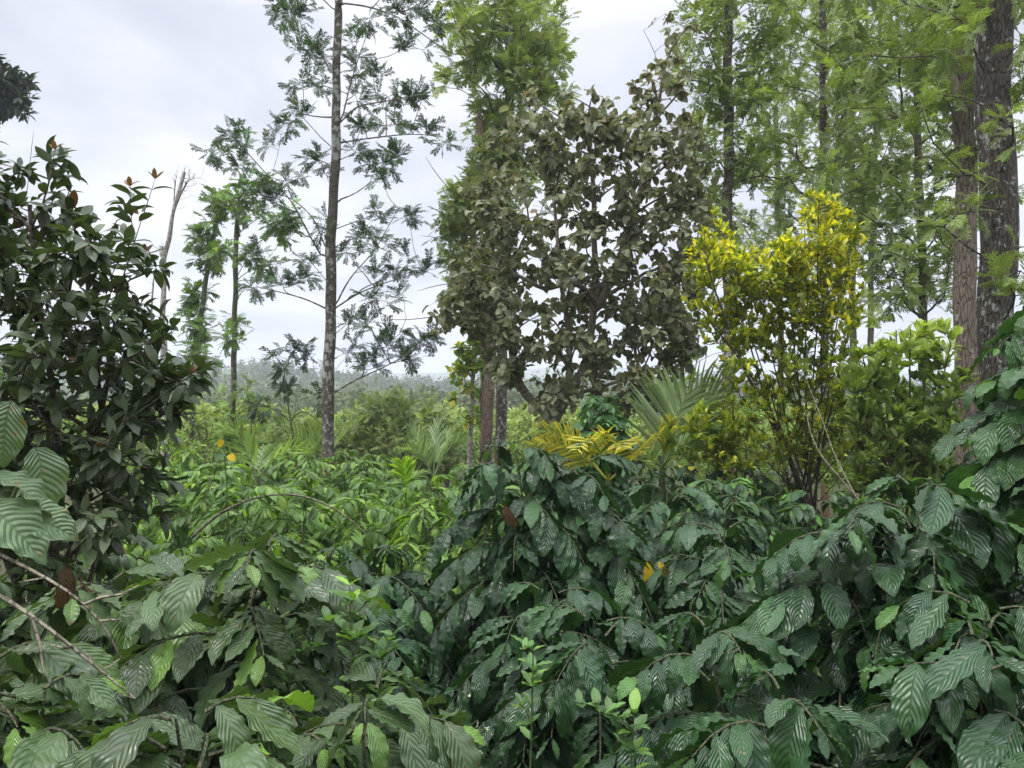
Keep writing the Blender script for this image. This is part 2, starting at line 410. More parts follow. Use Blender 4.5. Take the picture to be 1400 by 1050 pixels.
# ------------------------------------------------------------------ skeleton growing
class Skel:
    def __init__(s, rng):
        s.P = np.zeros((60000, 3)); s.par = np.full(60000, -1); s.L = np.zeros(60000)
        s.fix = np.zeros(60000); s.n = 0; s.rng = rng; s.trunkn = 0

    def node(s, p, par, fix=0):
        i = s.n; s.P[i] = p; s.par[i] = par; s.fix[i] = fix
        s.L[i] = 0 if (par < 0 or fix > 0) else s.L[par] + np.linalg.norm(s.P[i] - s.P[par])
        s.n += 1
        return i

    def path(s, pts, r0=0, r1=0, step=.12, par=None, pw=1.0, wob=0.0):
        pts = np.asarray(pts, float)
        d = np.concatenate([[0], np.cumsum(np.linalg.norm(np.diff(pts, axis=0), axis=1))])
        n = max(3, int(d[-1] / step) + 1)
        t = np.linspace(0, d[-1], n)
        # smooth interpolation (Catmull-like by averaging)
        P = np.stack([np.interp(t, d, pts[:, k]) for k in range(3)], 1)
        for _ in range(3):
            P[1:-1] = (P[:-2] + 2 * P[1:-1] + P[2:]) / 4
        if wob:
            a = s.rng.uniform(0, 6, 4)
            w = np.sin(PI * t / d[-1])[:, None]
            P = P + wob * w * np.stack([np.sin(t * 2.3 + a[0]) + .5 * np.sin(t * 6 + a[1]), np.sin(t * 2.9 + a[2]), 0 * t], 1)
        prev = -1 if par is None else par
        if par is None and s.n > 0:
            prev = int(np.argmin(np.linalg.norm(s.P[:s.n] - P[0], axis=1)))
        ids = []
        for k in range(n):
            if k == 0 and prev >= 0 and s.n > 0:
                ids.append(prev); continue
            f = (r0 + (r1 - r0) * (t[k] / d[-1]) ** pw) if r0 > 0 else 0
            prev = s.node(P[k], prev, f); ids.append(prev)
        return ids

    def reach(s, t, bf=.4, slope=.5, step=.12, bow=.12, jit=.03, lo=0, zpen=1.5):
        P = s.P[lo:s.n]
        d = t - P
        dist = np.linalg.norm(d, axis=1)
        hd = np.hypot(d[:, 0], d[:, 1])
        pen = np.maximum(0, P[:, 2] - (t[2] - slope * hd)) * zpen
        c = dist + bf * s.L[lo:s.n] + pen
        i = int(np.argmin(c)) + lo
        p0 = s.P[i]; D = np.linalg.norm(t - p0)
        n = max(2, int(D / step) + 1)
        u = np.linspace(0, 1, n + 1)[1:]
        off = np.array([0, 0, 1.]) * bow * D
        rj = s.rng.normal(size=3) * jit * D
        prev = i; ids = [i]
        for k in u:
            q = p0 + (t - p0) * k + (off + rj) * math.sin(PI * k) + s.rng.normal(size=3) * jit * .15 * D * (k < 1)
            prev = s.node(q, prev); ids.append(prev)
        return ids

    def build(s, mb, rt=.004, pw=.48, sides=5, tsides=14, maxr=None, lump=.05):
        n = s.n
        w = np.zeros(n); kids = [[] for _ in range(n)]
        for i in range(1, n):
            if s.par[i] >= 0: kids[s.par[i]].append(i)
        for i in range(n - 1, -1, -1):
            if not kids[i]: w[i] = 1
            else: w[i] = sum(w[k] for k in kids[i])
        r = rt * w ** pw
        if maxr: r = np.minimum(r, maxr)
        r = np.where(s.fix[:n] > 0, s.fix[:n], r)
        for i in range(n):
            p = s.par[i]
            if p >= 0 and s.fix[i] == 0:
                r[i] = min(r[i], r[p] * .92)
        starts = [(i, -1) for i in range(n) if s.par[i] < 0]
        while starts:
            i, p = starts.pop()
            ch = [p, i] if p >= 0 else [i]
            fixed = s.fix[i] > 0
            while kids[i]:
                ks = sorted(kids[i], key=lambda k: (-int(s.fix[k] > 0), -w[k]))
                for k in ks[1:]: starts.append((k, i))
                if fixed and s.fix[ks[0]] == 0:
                    starts.append((ks[0], i)); break
                i = ks[0]; ch.append(i)
            if len(ch) < 2: continue
            rr = r[ch].copy()
            if p >= 0: rr[0] = min(rr[0], rr[1] * 1.25)
            if kids[ch[-1]] == []: rr[-1] *= .5
            big = rr.max() > .03
            tube(mb, s.P[ch], rr, tsides if big else (sides if rr.max() > .008 else 4), lump=lump if big else 0, rng=s.rng)


def leaves_on(sk, twigs, n, rng, s0=.25, tan=.5, rnd=.8, up=.2, tilt=.5):
    """positions, directions and normals of n leaves along each twig (list of node ids)"""
    Ps, Xs, Zs = [], [], []
    for ids in twigs:
        Q = sk.P[ids]
        k = n if isinstance(n, int) else rng.integers(n[0], n[1] + 1)
        t = rng.uniform(s0, 1, k) * (len(Q) - 1)
        t[0] = len(Q) - 1.001
        i = np.clip(t.astype(int), 0, len(Q) - 2); f = (t - i)[:, None]
        p = Q[i] * (1 - f) + Q[i + 1] * f
        tg = nrm(Q[i + 1] - Q[i])
        x = nrm(tg * tan + runit(rng, k) * rnd + UP * up)
        Ps.append(p); Xs.append(x); Zs.append(nrm(UP + runit(rng, k) * tilt))
    return np.concatenate(Ps), np.concatenate(Xs), np.concatenate(Zs)


def rnds(rng, n, z=0.0, zp=0.0):
    r = rng.uniform(0, 1, (n, 3))
    r[:, 2] = np.where(rng.uniform(0, 1, n) < zp, rng.uniform(.5, 1, n), z * rng.uniform(0, 1, n))
    return r


FERN = [fern_tmpl(8, k, droop=d, pw=.07, lobes=2) for k, d in enumerate((.3, .7, 1.0, .5))]
FERN_LO = [fern_tmpl(6, k + 10, droop=d, pw=.10, lobes=1) for k, d in enumerate((.3, .7, 1.0))]
COF_HI = [leaf_tmpl(w=.44, peak=.52, nu=22, nh=3, droop=d, fold=.38, wave=.03, nw=5, seed=k, sharp=.85) for k, d in enumerate((.2, .5, .8, 1.1, .35, .65))]
COF_MID = [leaf_tmpl(w=.42, peak=.5, nu=9, nh=2, droop=d, fold=.38, wave=.03, nw=4, seed=k + 20) for k, d in enumerate((.3, .6, .9, 1.2))]
COF_LO = [leaf_tmpl(w=.42, peak=.5, nu=6, nh=1, droop=d, fold=.4, wave=.0, nw=3, seed=k + 30) for k, d in enumerate((.5, .9, 1.3))]
LEAF_S = [leaf_tmpl(w=.42, peak=.45, nu=6, nh=1, droop=d, fold=.4, wave=0, seed=k + 40) for k, d in enumerate((.3, .7, 1.1))]
LEAF_T = [leaf_tmpl(w=.34, peak=.5, nu=4, nh=1, droop=d, fold=.4, wave=0, seed=k + 50) for k, d in enumerate((.3, .7))]
ROUND = [leaf_tmpl(w=.72, peak=.38, nu=8, nh=2, droop=d, fold=.5, wave=.05, nw=2, seed=k + 60, sharp=.85, twist=.5) for k, d in enumerate((.3, .7, 1.1, 1.5))]
ROUND_T = [leaf_tmpl(w=.8, peak=.42, nu=4, nh=1, droop=d, fold=.3, wave=0, seed=k + 70) for k, d in enumerate((.3, .7))]


# ------------------------------------------------------------------ generic clump tree
def clump_tree(name, label, cat, trunks, clumps, leafm, barkm, tmpls, leafL, seed, extra=(), per=4, n=(5, 8), bf=.4, slope=.5, bow=.1,
               tan=.5, rr=.8, up=.2, tilt=.5, rt=.004, z3=0., zp=0., zfun=None, group=None, maxr=None, base=None, s0=.25, pw=.48, step=.12, jit=.04, wob=.02, extrar=.0, sizevar=.3, cvar=.6):
    """trunks: list of (points, r0, r1); clumps: array of (x,y,z,rx,ry,rz)"""
    rng = np.random.default_rng(seed)
    sk = Skel(rng)
    for pts, r0, r1 in trunks:
        sk.path(pts, r0, r1, wob=wob, step=max(step, .1))
    for e in extra:
        sk.path(e, extrar, extrar * .4, step=step, wob=.01)
    b = base if base is not None else trunks[0][0][0]
    root = thing(name, b, label, cat, group)
    clumps = np.asarray(clumps, float)
    rmed = float(np.median(clumps[:, 3]))
    TP = sk.P[:sk.n].copy()
    dd = np.array([np.min(np.linalg.norm(TP - c[:3], axis=1)) for c in clumps])
    tw = []
    lo = 2
    for ci in np.argsort(dd):
        c = clumps[ci]
        if dd[ci] > .25:
            ids = sk.reach(c[:3], bf=bf, slope=slope, bow=bow, step=step, jit=jit, lo=lo)
    for ci in range(len(clumps)):
        c = clumps[ci]
        k = max(2, int(round(per * min(1, c[3] / rmed + .1))))
        pts = c[:3] + runit(rng, k) * rng.uniform(.35, 1, (k, 1)) ** .6 * c[3:6]
        for p in pts:
            ids = sk.reach(p, bf=bf * .3, slope=slope * .5, bow=bow, step=step * .7, jit=jit * 1.4, lo=lo, zpen=.6)
            tw.append(ids)
    P, X, Z = leaves_on(sk, tw, n, rng, tan=tan, rnd=rr, up=up, tilt=tilt, s0=s0)
    mb = MB()
    sk.build(mb, rt=rt, pw=pw, maxr=maxr)
    mb.build('trunk', M[barkm], root)
    R = rnds(rng, len(P), z3, zp)
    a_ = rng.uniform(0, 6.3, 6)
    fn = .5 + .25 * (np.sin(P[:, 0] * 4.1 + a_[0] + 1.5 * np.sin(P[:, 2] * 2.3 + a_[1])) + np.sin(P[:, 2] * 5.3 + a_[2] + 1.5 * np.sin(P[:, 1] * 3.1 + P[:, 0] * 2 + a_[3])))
    if cvar > 0:  # lighter and darker patches put the look of lit tufts into leaf colour
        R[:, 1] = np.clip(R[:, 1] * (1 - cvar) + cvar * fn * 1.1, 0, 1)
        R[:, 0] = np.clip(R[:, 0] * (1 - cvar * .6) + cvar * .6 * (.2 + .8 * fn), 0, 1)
    if zfun is not None:
        R[:, 2] = np.clip(zfun(P, rng), 0, 1)
    ml = MB()
    scatter(ml, tmpls, P, X, Z, leafL * rng.uniform(1 - sizevar, 1 + sizevar, len(P)), R, rng)
    ml.build('crown', M[leafm], root)
    return root


def pxclumps(lst, Y, dY, seed, k=1.0):
    """(px, py, rx, ry) ellipses seen in the photo -> clumps at real depth around Y"""
    rng = np.random.default_rng(seed)
    out = []
    for c in lst:
        y = Y + (c[4] if len(c) > 4 else rng.uniform(-dY, dY))
        p = at(c[0], c[1], y)
        rx = c[2] / F * y * k; rz = c[3] / F * y * k
        out.append((*p, rx, max(rx, rz) * .9, rz))
    return out


def region(poly_boxes, n, Y, dY, r, seed):
    """n clumps spread in pixel boxes (x0,y0,x1,y1), radius r px"""
    rng = np.random.default_rng(seed)
    bx = np.array(poly_boxes, float)
    area = (bx[:, 2] - bx[:, 0]) * (bx[:, 3] - bx[:, 1])
    out = []
    for i in range(n):
        b = bx[rng.choice(len(bx), p=area / area.sum())]
        out.append((rng.uniform(b[0], b[2]), rng.uniform(b[1], b[3]), r * rng.uniform(.7, 1.3), r * rng.uniform(.5, .9)))
    return pxclumps(out, Y, dY, seed)


def trunk_px(pts, Y, r0, r1, ground=True, top=None):
    P = [at(a, b, Y) for a, b in pts]
    if ground:
        g = P[0].copy(); z = float(gz(g[0], g[1]))
        if g[2] > z + .1:
            d = P[0] - P[1]
            d = d / abs(d[2]) * (g[2] - z)
            g = g + np.array([d[0] * .5, 0, 0]); g[2] = z - .05
            P = [g] + P
    return (P, r0, r1)


# ================================================================== SETTING
def ground():
    # polar sheet, fine near the camera, reaching 4 km
    rad = np.concatenate([np.linspace(.01, 12, 30), np.geomspace(12.5, 5000, 150)])
    th = np.linspace(0, 2 * PI, 361)
    Rr, T = np.meshgrid(rad, th, indexing='ij')
    x = Rr * np.cos(T); y = Rr * np.sin(T)
    z = gz(x, y) + .03 * np.sin(x * 3.1) * np.sin(y * 2.7) * (Rr < 60)
    V = np.stack([x, y, z], -1).reshape(-1, 3)
    m = len(th)
    i, j = np.meshgrid(np.arange(len(rad) - 1), np.arange(m - 1), indexing='ij')
    q = (i * m + j).ravel()
    Q = np.stack([q, q + m, q + m + 1, q + 1], 1)
    mb = MB(); mb.add(V, Q, V[:, :2] * .1, np.full((len(V), 3), .5))
    mt, nt, out = newmat('leaf_littered_soil')
    tc = N(nt, 'ShaderNodeTexCoord')
    n1 = N(nt, 'ShaderNodeTexNoise'); n1.inputs['Scale'].default_value = 1.4; n1.inputs['Detail'].default_value = 8
    n2 = N(nt, 'ShaderNodeTexNoise'); n2.inputs['Scale'].default_value = 14; n2.inputs['Detail'].default_value = 4
    n3 = N(nt, 'ShaderNodeTexNoise'); n3.inputs['Scale'].default_value = .02; n3.inputs['Detail'].default_value = 9; n3.inputs['Roughness'].default_value = .7
    for n in (n1, n2, n3): nt.links.new(tc.outputs['Object'], n.inputs['Vector'])
    r = N(nt, 'ShaderNodeMapRange'); r.inputs[1].default_value = .42; r.inputs[2].default_value = .58
    nt.links.new(n1.outputs[0], r.inputs[0])
    near = mixc(nt, r.outputs[0], (.035, .036, .02), (.04, .065, .022))
    near = mixc(nt, n2.outputs[0], near, (.07, .065, .035))
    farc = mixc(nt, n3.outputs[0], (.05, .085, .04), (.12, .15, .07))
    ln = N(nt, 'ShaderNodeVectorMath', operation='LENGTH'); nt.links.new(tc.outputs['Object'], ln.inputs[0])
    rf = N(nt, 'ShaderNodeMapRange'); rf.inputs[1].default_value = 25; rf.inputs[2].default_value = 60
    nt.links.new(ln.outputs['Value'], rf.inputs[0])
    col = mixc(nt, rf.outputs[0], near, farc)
    b = N(nt, 'ShaderNodeBsdfPrincipled'); b.inputs['Roughness'].default_value = .95; b.inputs['Specular IOR Level'].default_value = .1
    nt.links.new(col, b.inputs['Base Color'])
    bp = N(nt, 'ShaderNodeBump'); bp.inputs['Distance'].default_value = .04; nt.links.new(n2.outputs[0], bp.inputs['Height']); nt.links.new(bp.outputs[0], b.inputs['Normal'])
    nt.links.new(b.outputs[0], out.inputs[0])
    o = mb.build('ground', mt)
    tag(o, kind='structure')


ground()


def far_forest():
    rng = np.random.default_rng(5)
    mb = MB()
    pos, sz = [], []
    for _ in range(3400):
        a = rng.uniform(-.80, .80); d = 45 * (430 / 45) ** rng.uniform(0, 1) ** .62
        x = d * math.tan(a) * .9; y = d
        pos.append((x, y)); sz.append(d)
    P, S, C = [], [], []
    for (x, y), d in zip(pos, sz):
        h = rng.uniform(3.0, 6.5) * (1 if d > 80 else .6)
        if rng.uniform() < .05 and d > 110: h *= 1.7
        w = h * rng.uniform(.28, .45)
        k = 170 if d < 120 else 110
        q = runit(rng, k) * rng.uniform(.55, 1, (k, 1))
        q[:, 2] = np.abs(q[:, 2]) * 1.6 - .55
        lob = 1 + .3 * np.sin(3 * np.arctan2(q[:, 1], q[:, 0]) + rng.uniform(0, 6)) * np.cos(4 * q[:, 2] + rng.uniform(0, 6))
        p = q * np.array([w, w, h * .45]) * lob[:, None] + np.array([x, y, float(gz(x, y)) + h * .5])
        P.append(p); S.append(rng.uniform(.7, 1.3, k) * (.32 + d * .0011) * 1.3)
        c = np.full((k, 3), .5); c[:, 0] = np.clip(rng.uniform(0, .9) + rng.uniform(-.15, .15, k), 0, 1); c[:, 1] = rng.uniform(); c[:, 2] = rng.uniform() ** 3 * .8
        C.append(c)
    P = np.concatenate(P); n = len(P)
    X = nrm(runit(rng, n) + np.array([0, 0, -.1])); Z = nrm(runit(rng, n) + UP * .8)
    scatter(mb, ROUND_T[:1], P, X, Z, np.concatenate(S), np.concatenate(C), rng)
    o = mb.build('far_forest', M['forest'])
    tag(o, 'hazy green wood filling the valley and the ridge in the distance', 'forest', kind='stuff')


far_forest()


# ================================================================== COFFEE
def coffee(loc, H, R, seed, leafL=.2, tmpls=COF_MID, mat='coffee_mid', label='', cat='coffee bush', group=None, name='coffee_bush', dens=1.0,
           zp=.06, nst=1, dome=True, low=.12, rz=0, hang=.35):
    rng = np.random.default_rng(seed)
    root = thing(name, loc, label, cat, group)
    loc = np.array(loc, float)
    mb = MB(); ml = MB()
    P, X, Z, S, C = [], [], [], [], []
    for st in range(nst):
        off = rng.normal(size=2) * (.0 if nst == 1 else R * .35)
        base = loc + np.array([off[0] * .3, off[1] * .3, -.04])
        Hs = H * (1 if st == 0 else rng.uniform(.75, .97))
        top = loc + np.array([off[0], off[1], Hs])
        K = 14
        t = np.linspace(0, 1, K)
        sp = base + (top - base) * t[:, None]
        sp[:, :2] += .02 * np.sin(t * 7 + rng.uniform(0, 6))[:, None]
        tube(mb, sp, .016 * (1 - t) + .0028, 7)
        nn = int(Hs * (1 - low) / .075 * dens ** .5)
        az = rng.uniform(0, 6.3)
        for i in range(nn):
            f = low + (1 - low) * i / max(nn - 1, 1)
            p0 = base + (top - base) * f
            az += PI / 2 + rng.normal() * .35
            # branch length profile of a dome
            prof = math.sqrt(max(0.02, 1 - ((f - .35) / .72) ** 2)) if dome else (1 - f * .7)
            for a in (az, az + PI):
                L = R * prof * rng.uniform(.75, 1.12)
                L = max(L, .06)
                rise = .5 + 1.0 * max(0, f - .7)
                m = max(4, int(L / .06))
                s = np.linspace(0, 1, m + 1)
                a2 = a + rng.normal() * .15
                curve = rng.normal() * .25
                aa = a2 + curve * s
                hx = np.cumsum(np.cos(aa)) / (m + 1); hy = np.cumsum(np.sin(aa)) / (m + 1)
                hz = rise * s * .6 - (.55 + .25 * rng.uniform()) * s ** 2 * (.6 + L)
                B = p0 + L * np.stack([hx, hy, hz], 1)
                tube(mb, B, .0032 * (1 - s) + .0018, 5)
                # leaf pairs
                sp_ = leafL * .23
                npairs = max(1, int(L * .86 / sp_))
                tt = np.linspace(1, max(.16, 1 - npairs * sp_ / L), npairs + 1)
                tt = tt[rng.uniform(size=len(tt)) < .93]
                for q, tq in enumerate(tt):
                    ii = min(int(tq * m), m - 1); fr = tq * m - ii
                    p = B[ii] * (1 - fr) + B[ii + 1] * fr
                    tg = nrm(B[ii + 1] - B[ii])
                    sd = nrm(np.cross(UP, tg))
                    young = tq > .97
                    for sg in (-1, 1):
                        g = (.55 if not young else 1.0) + rng.normal() * .15
                        d = tg * g + sd * sg * (.85 if not young else .45) + UP * (rng.normal() * .18 - hang * (0 if young else 1) * rng.uniform(.2, 1.5))
                        zz = UP + sd * sg * .25 + rng.normal(size=3) * .22
                        P.append(p + sd * sg * .006); X.append(d); Z.append(zz)
                        S.append(leafL * rng.uniform(.55, 1.1) * (1 if not young else rng.uniform(.4, .8)))
                        C.append((rng.uniform(), np.clip(rng.uniform() * .8 + (.2 if f > .8 else 0), 0, 1), rng.uniform(.3, 1) if (young and rng.uniform() < .35 + .4 * (f > .85)) or rng.uniform() < zp else 0))
    mb.build('stem', M['twig'], root)
    scatter(ml, tmpls, np.array(P), np.array(X), np.array(Z), np.array(S), np.array(C), rng, wscale=rng.uniform(.85, 1.15, len(P)))
    ml.build('foliage', M[mat], root)
    root.rotation_euler = (0, 0, rz)
    return root


def cpos(px, Y):
    x = (px - 700) / F * Y
    return np.array([x, Y, float(gz(x, Y))])


def coffee_px(px, Y, top, R, seed, **kw):
    p = cpos(px, Y)
    H = CZ + (525 - top + 22) / F * Y - p[2]
    kw['leafL'] = kw.get('leafL', .2) * .9
    return coffee(p, max(H, .4), R, seed, **kw)


HERO = [
    # px, Y, top, R, leafL, mat, nst, name, label
    (765, 3.7, 640, .56, .20, 'coffee_dark', 3, 'dark glossy coffee bush with a domed top in front of the yellowing palm'),
    (570, 4.2, 762, .62, .19, 'coffee_dark', 2, 'dark coffee bush with drooping ribbed leaves left of the domed centre bush'),
    (905, 4.4, 708, .66, .20, 'coffee_dark', 2, 'dark coffee bush holding a pair of yellow leaves, right of the domed centre bush'),
    (1065, 2.8, 712, .56, .24, 'coffee_dark', 2, 'coffee bush with a row of large hanging leaves below the yellow-green shrub'),
    (965, 3.5, 750, .52, .20, 'coffee_dark', 2, 'coffee bush in the shade between the yellow leaves and the row of large hanging leaves'),
    (1305, 2.35, 700, .50, .25, 'coffee_dark', 2, 'coffee bush with the largest wavy leaves radiating from a pale tip at right'),
    (1455, 2.9, 395, .70, .22, 'coffee_mid', 3, 'tall coffee bush rising above the others at the right edge'),
    (1190, 3.5, 700, .55, .20, 'coffee_mid', 2, 'coffee bush under the green shrub with light wavy leaves on top'),
    (115, 2.2, 775, .50, .21, 'coffee_grey', 2, 'grey-green coffee bush below the dark shrub at left, bare grey branches across it'),
    (285, 2.5, 800, .46, .20, 'coffee_grey', 2, 'coffee bush with lime young leaves right of the bare grey branches'),
    (490, 1.85, 975, .36, .21, 'coffee_grey', 2, 'nearest low coffee bush at the bottom edge left of centre with broad pale leaves'),
    (830, 2.9, 850, .56, .19, 'coffee_dark', 2, 'low dark coffee bush at the bottom right of centre'),
    (1090, 2.1, 905, .42, .20, 'coffee_dark', 2, 'low coffee bush at the bottom edge below the row of large hanging leaves'),
    (650, 3.0, 840, .52, .18, 'coffee_dark', 2, 'low dark coffee bush under the domed centre bush'),
    (1400, 1.9, 900, .36, .24, 'coffee_dark', 2, 'dark coffee bush in the bottom right corner with a broad holed leaf'),
    (240, 1.75, 930, .40, .22, 'coffee_grey', 2, 'coffee bush at the bottom left with wide greyish leaves'),
    (20, 1.7, 930, .36, .22, 'coffee_grey', 2, 'coffee bush in the bottom left corner below the bare grey branches'),
    (430, 3.6, 800, .58, .18, 'coffee_dark', 2, 'shaded coffee bush behind the pale-leaved seedlings left of centre'),
]
hero = []
for i, (px, Y, top, R, lL, mt, ns, lab) in enumerate(HERO):
    hero.append(coffee_px(px, Y, top, R, 100 + i, leafL=lL, tmpls=COF_HI if Y < 4.6 else COF_MID, mat=mt, nst=ns, label=lab, low=.2, zp=.03 if mt != 'coffee_grey' else .07, hang=.75 if mt == 'coffee_dark' else .5, dens=1.25))

# the field behind: variants copied
rngf = np.random.default_rng(77)
VAR = {'coffee_bright': [], 'coffee_mid': []}


def field(lst, mt, labels, group, nvar=3):
    protos = []
    for i, (px, Y, top) in enumerate(lst):
        p = cpos(px, Y)
        Hw = CZ + (525 - top) / F * Y - p[2]
        lab = labels(px, Y) if callable(labels) else labels
        if i < nvar:
            o = coffee(p, 1.25, .62, 300 + i + len(group), leafL=.155, tmpls=COF_MID if i == 0 else COF_LO, mat=mt, nst=2, label=lab, group=group, zp=.12, low=.25)
            o.scale = (Hw / 1.25,) * 3
            protos.append(o)
        else:
            o = dup(protos[i % nvar], p, rngf.uniform(0, 6.3), Hw / 1.25, lab, group)


left_field = [(300, 5.2, 668), (395, 5.6, 675), (490, 5.2, 690), (570, 5.4, 690), (255, 6.6, 645), (340, 6.9, 640), (430, 7.2, 648), (520, 7.0, 655), (600, 6.8, 668),
              (380, 4.5, 735), (300, 4.2, 745), (470, 4.3, 760), (545, 4.6, 735), (310, 9.0, 625), (400, 9.5, 622), (480, 9.3, 635), (560, 9.0, 642), (630, 8.6, 640), (360, 12, 612), (450, 12.3, 620), (530, 12, 625), (240, 9.5, 618), (640, 5.6, 655)]
field(left_field, 'coffee_bright', lambda x, y: 'bright green coffee bush in the open field between the dark shrub and the twin trunks' if y > 5 else 'coffee bush in the front row of the bright field, behind the seedlings',
      'coffee bushes in the bright field left of centre')
right_field = [(920, 5.6, 655), (985, 5.2, 668), (1060, 5.3, 690), (1140, 5.0, 688), (1230, 4.8, 690), (830, 6.3, 650), (960, 7.0, 640), (900, 8.0, 625), (1040, 7.2, 662), (1130, 6.4, 672), (1300, 5.5, 660), (1380, 5.8, 620), (760, 6.6, 645), (690, 5.9, 650)]
field(right_field, 'coffee_mid', 'green coffee bush in the rows behind the dark front bushes, right of the twin trunks', 'coffee bushes in the rows right of centre')

# under the left shrub and hidden lower parts
field([(60, 3.2, 800), (200, 3.4, 790), (-60, 2.7, 760), (150, 5.0, 700), (50, 4.6, 690)], 'coffee_grey', 'greyish coffee bush in the shade beneath the dark olive shrub', 'coffee bushes beneath the dark shrub', nvar=2)

coffee_px(806, 6.95, 566, .40, 500, leafL=.14, tmpls=COF_MID, mat='coffee_round', nst=7, dens=2.2, label='round-headed green coffee bush standing behind the yellow palm fronds', low=.66, zp=.04)


def single_leaf(name, mat, parent, p, x, z, L, seed, tm=COF_HI, label=None):
    rng = np.random.default_rng(seed)
    mb = MB()
    p = np.array(p, float)
    scatter(mb, [tm[seed % len(tm)]], p[None], np.array([x], float), np.array([z], float), L, np.array([[.6, .3, 0.]]), rng)
    o = mb.build(name, mat, None)
    if parent is not None:
        me = o.data
        inv = np.array(parent.location)
        co = np.empty(len(me.vertices) * 3, np.float32); me.vertices.foreach_get('co', co)
        co = (co.reshape(-1, 3) - inv).astype(np.float32); me.vertices.foreach_set('co', co.ravel())
        o.parent = parent
    if label: o['label'] = label
    return o


single_leaf('yellow_leaf', M['yellow_leaf'], hero[2], at(884, 768, 3.62), (.15, -.2, -1), (.1, -1, .2), .13, 1, label='yellow hanging leaf')
single_leaf('yellow_leaf', M['yellow_leaf'], hero[2], at(900, 768, 3.64), (.5, -.3, -.9), (.3, -1, .2), .09, 2, label='yellow leaf with a brown tip')
single_leaf('withered_leaf', M['dead_leaf'], hero[8], at(88, 772, 1.72), (.1, -.1, -1), (.8, -.5, .1), .11, 2, label='brown withered hanging leaf')
single_leaf('withered_leaf', M['dead_leaf'], hero[8], at(108, 775, 1.74), (.3, .0, -1), (-.8, -.5, .1), .09, 3, label='brown curled leaf')
single_leaf('withered_leaf', M['dead_leaf'], hero[0], at(690, 690, 3.1), (.3, -.1, -.8), (-.4, -1, .1), .12, 3, label='reddish dry leaf')


# ================================================================== BIG-LEAVED PLANT (left edge)
def big_leaf_plant():
    b = cpos(-60, 1.75)
    root = thing('broad_leaved_plant', b, 'plant at the left edge with very large pale ribbed leaves', 'plant')
    rng = np.random.default_rng(9)
    T = [leaf_tmpl(w=.62, peak=.4, nu=28, nh=5, droop=d, fold=.45, wave=.04, nw=4, seed=k, twist=.5) for k, d in enumerate((.9, 1.2, .6))]
    specs = [((15, 548), 1.75, (-.12, -.25, -.9), (.1, -.9, .35), .16),
             ((48, 612), 1.8, (.35, -.1, -.8), (.75, -.35, .45), .18),
             ((-10, 650), 1.7, (.8, .1, -.42), (.25, -.15, .9), .18),
             ((-30, 480), 1.8, (.35, -.2, -.8), (.2, -.8, .4), .12),
             ((15, 706), 1.7, (.95, -.1, .02), (.0, -.45, .85), .16),
             ((-20, 690), 1.65, (.7, -.1, -.5), (.4, -.6, .6), .19)]
    mb = MB()
    top = at(-50, 520, 1.85)
    tube(mb, [b, b + (top - b) * .5 + np.array([.03, .03, 0]), top], [.02, .015, .01], 8)
    for i, (pp, Y, x, z, L) in enumerate(specs):
        p = at(pp[0], pp[1], Y)
        s = b + (top - b) * (.55 + .4 * i / 6)
        tube(mb, [s, (s + p) / 2 + np.array([0, 0, .05]), p], [.008, .006, .004], 6)
    mb.build('stem', M['green_stem'], root)
    for i, (pp, Y, x, z, L) in enumerate(specs):
        m2 = MB()
        scatter(m2, [T[i % 3]], at(pp[0], pp[1], Y)[None], np.array([x], float), np.array([z], float), L, np.array([[.5 + .1 * i, .4, .0]]), rng)
        m2.build('leaf', M['big_leaf'], root)


big_leaf_plant()


# ================================================================== SEEDLINGS, small light plants
def seedling(px, py_top, py_bot, Y, seed, label, L=.075):
    rng = np.random.default_rng(seed)
    b = cpos(px, Y); top = at(px + rng.uniform(-8, 8), py_top, Y)
    root = thing('seedling', b, label, 'seedling', 'pale seedlings among the front bushes')
    sk = Skel(rng)
    sk.path([b, (b + top) / 2 + rng.normal(size=3) * .015, top], .006, .002, step=.05)
    tw = [list(range(sk.n))]
    z0 = CZ + (525 - py_bot) / F * Y
    P, X, Z, S = [], [], [], []
    n = int((top[2] - z0) / .028)
    for br in range(4):
        f = rng.uniform(.1, .8)
        p = at(px, py_bot, Y) * (1 - f) + top * f
        t = p + np.array([rng.normal() * .07, rng.normal() * .06, rng.uniform(.05, .12)])
        ids = sk.reach(t, step=.03, lo=1)
        tw.append(ids)
    for ids in tw:
        Q = sk.P[ids]
        Q = Q[Q[:, 2] > z0]
        az = rng.uniform(0, 6)
        for i in range(0, len(Q)):
            az += PI / 2
            for a in (az, az + PI):
                d = np.array([math.cos(a), math.sin(a), rng.uniform(.3, 1.1)])
                P.append(Q[i]); X.append(d); Z.append(np.array([-math.cos(a) * .8, -math.sin(a) * .8, .9])); S.append(L * rng.uniform(.5, 1.1))
    mb = MB(); sk.build(mb, rt=.0018); mb.build('stem', M['green_stem'], root)
    R = rnds(rng, len(P), .2, .25)
    ml = MB(); scatter(ml, COF_MID[:2], np.array(P), np.array(X), np.array(Z), np.array(S), R, rng); ml.build('foliage', M['young'], root)


seedling(478, 800, 960, 2.05, 1, 'tallest pale seedling with upright leaves left of the domed centre bush')
seedling(400, 860, 960, 2.15, 2, 'pale seedling left of the tallest seedling, above the bottom-left bushes', .07)
seedling(530, 900, 990, 2.1, 3, 'short seedling with lime tips right of the tallest seedling', .07)
seedling(722, 890, 1040, 2.15, 4, 'thin seedling at the bottom centre under the domed bush', .06)
seedling(862, 975, 1060, 2.0, 5, 'small lime-tipped seedling at the bottom edge right of centre', .07)


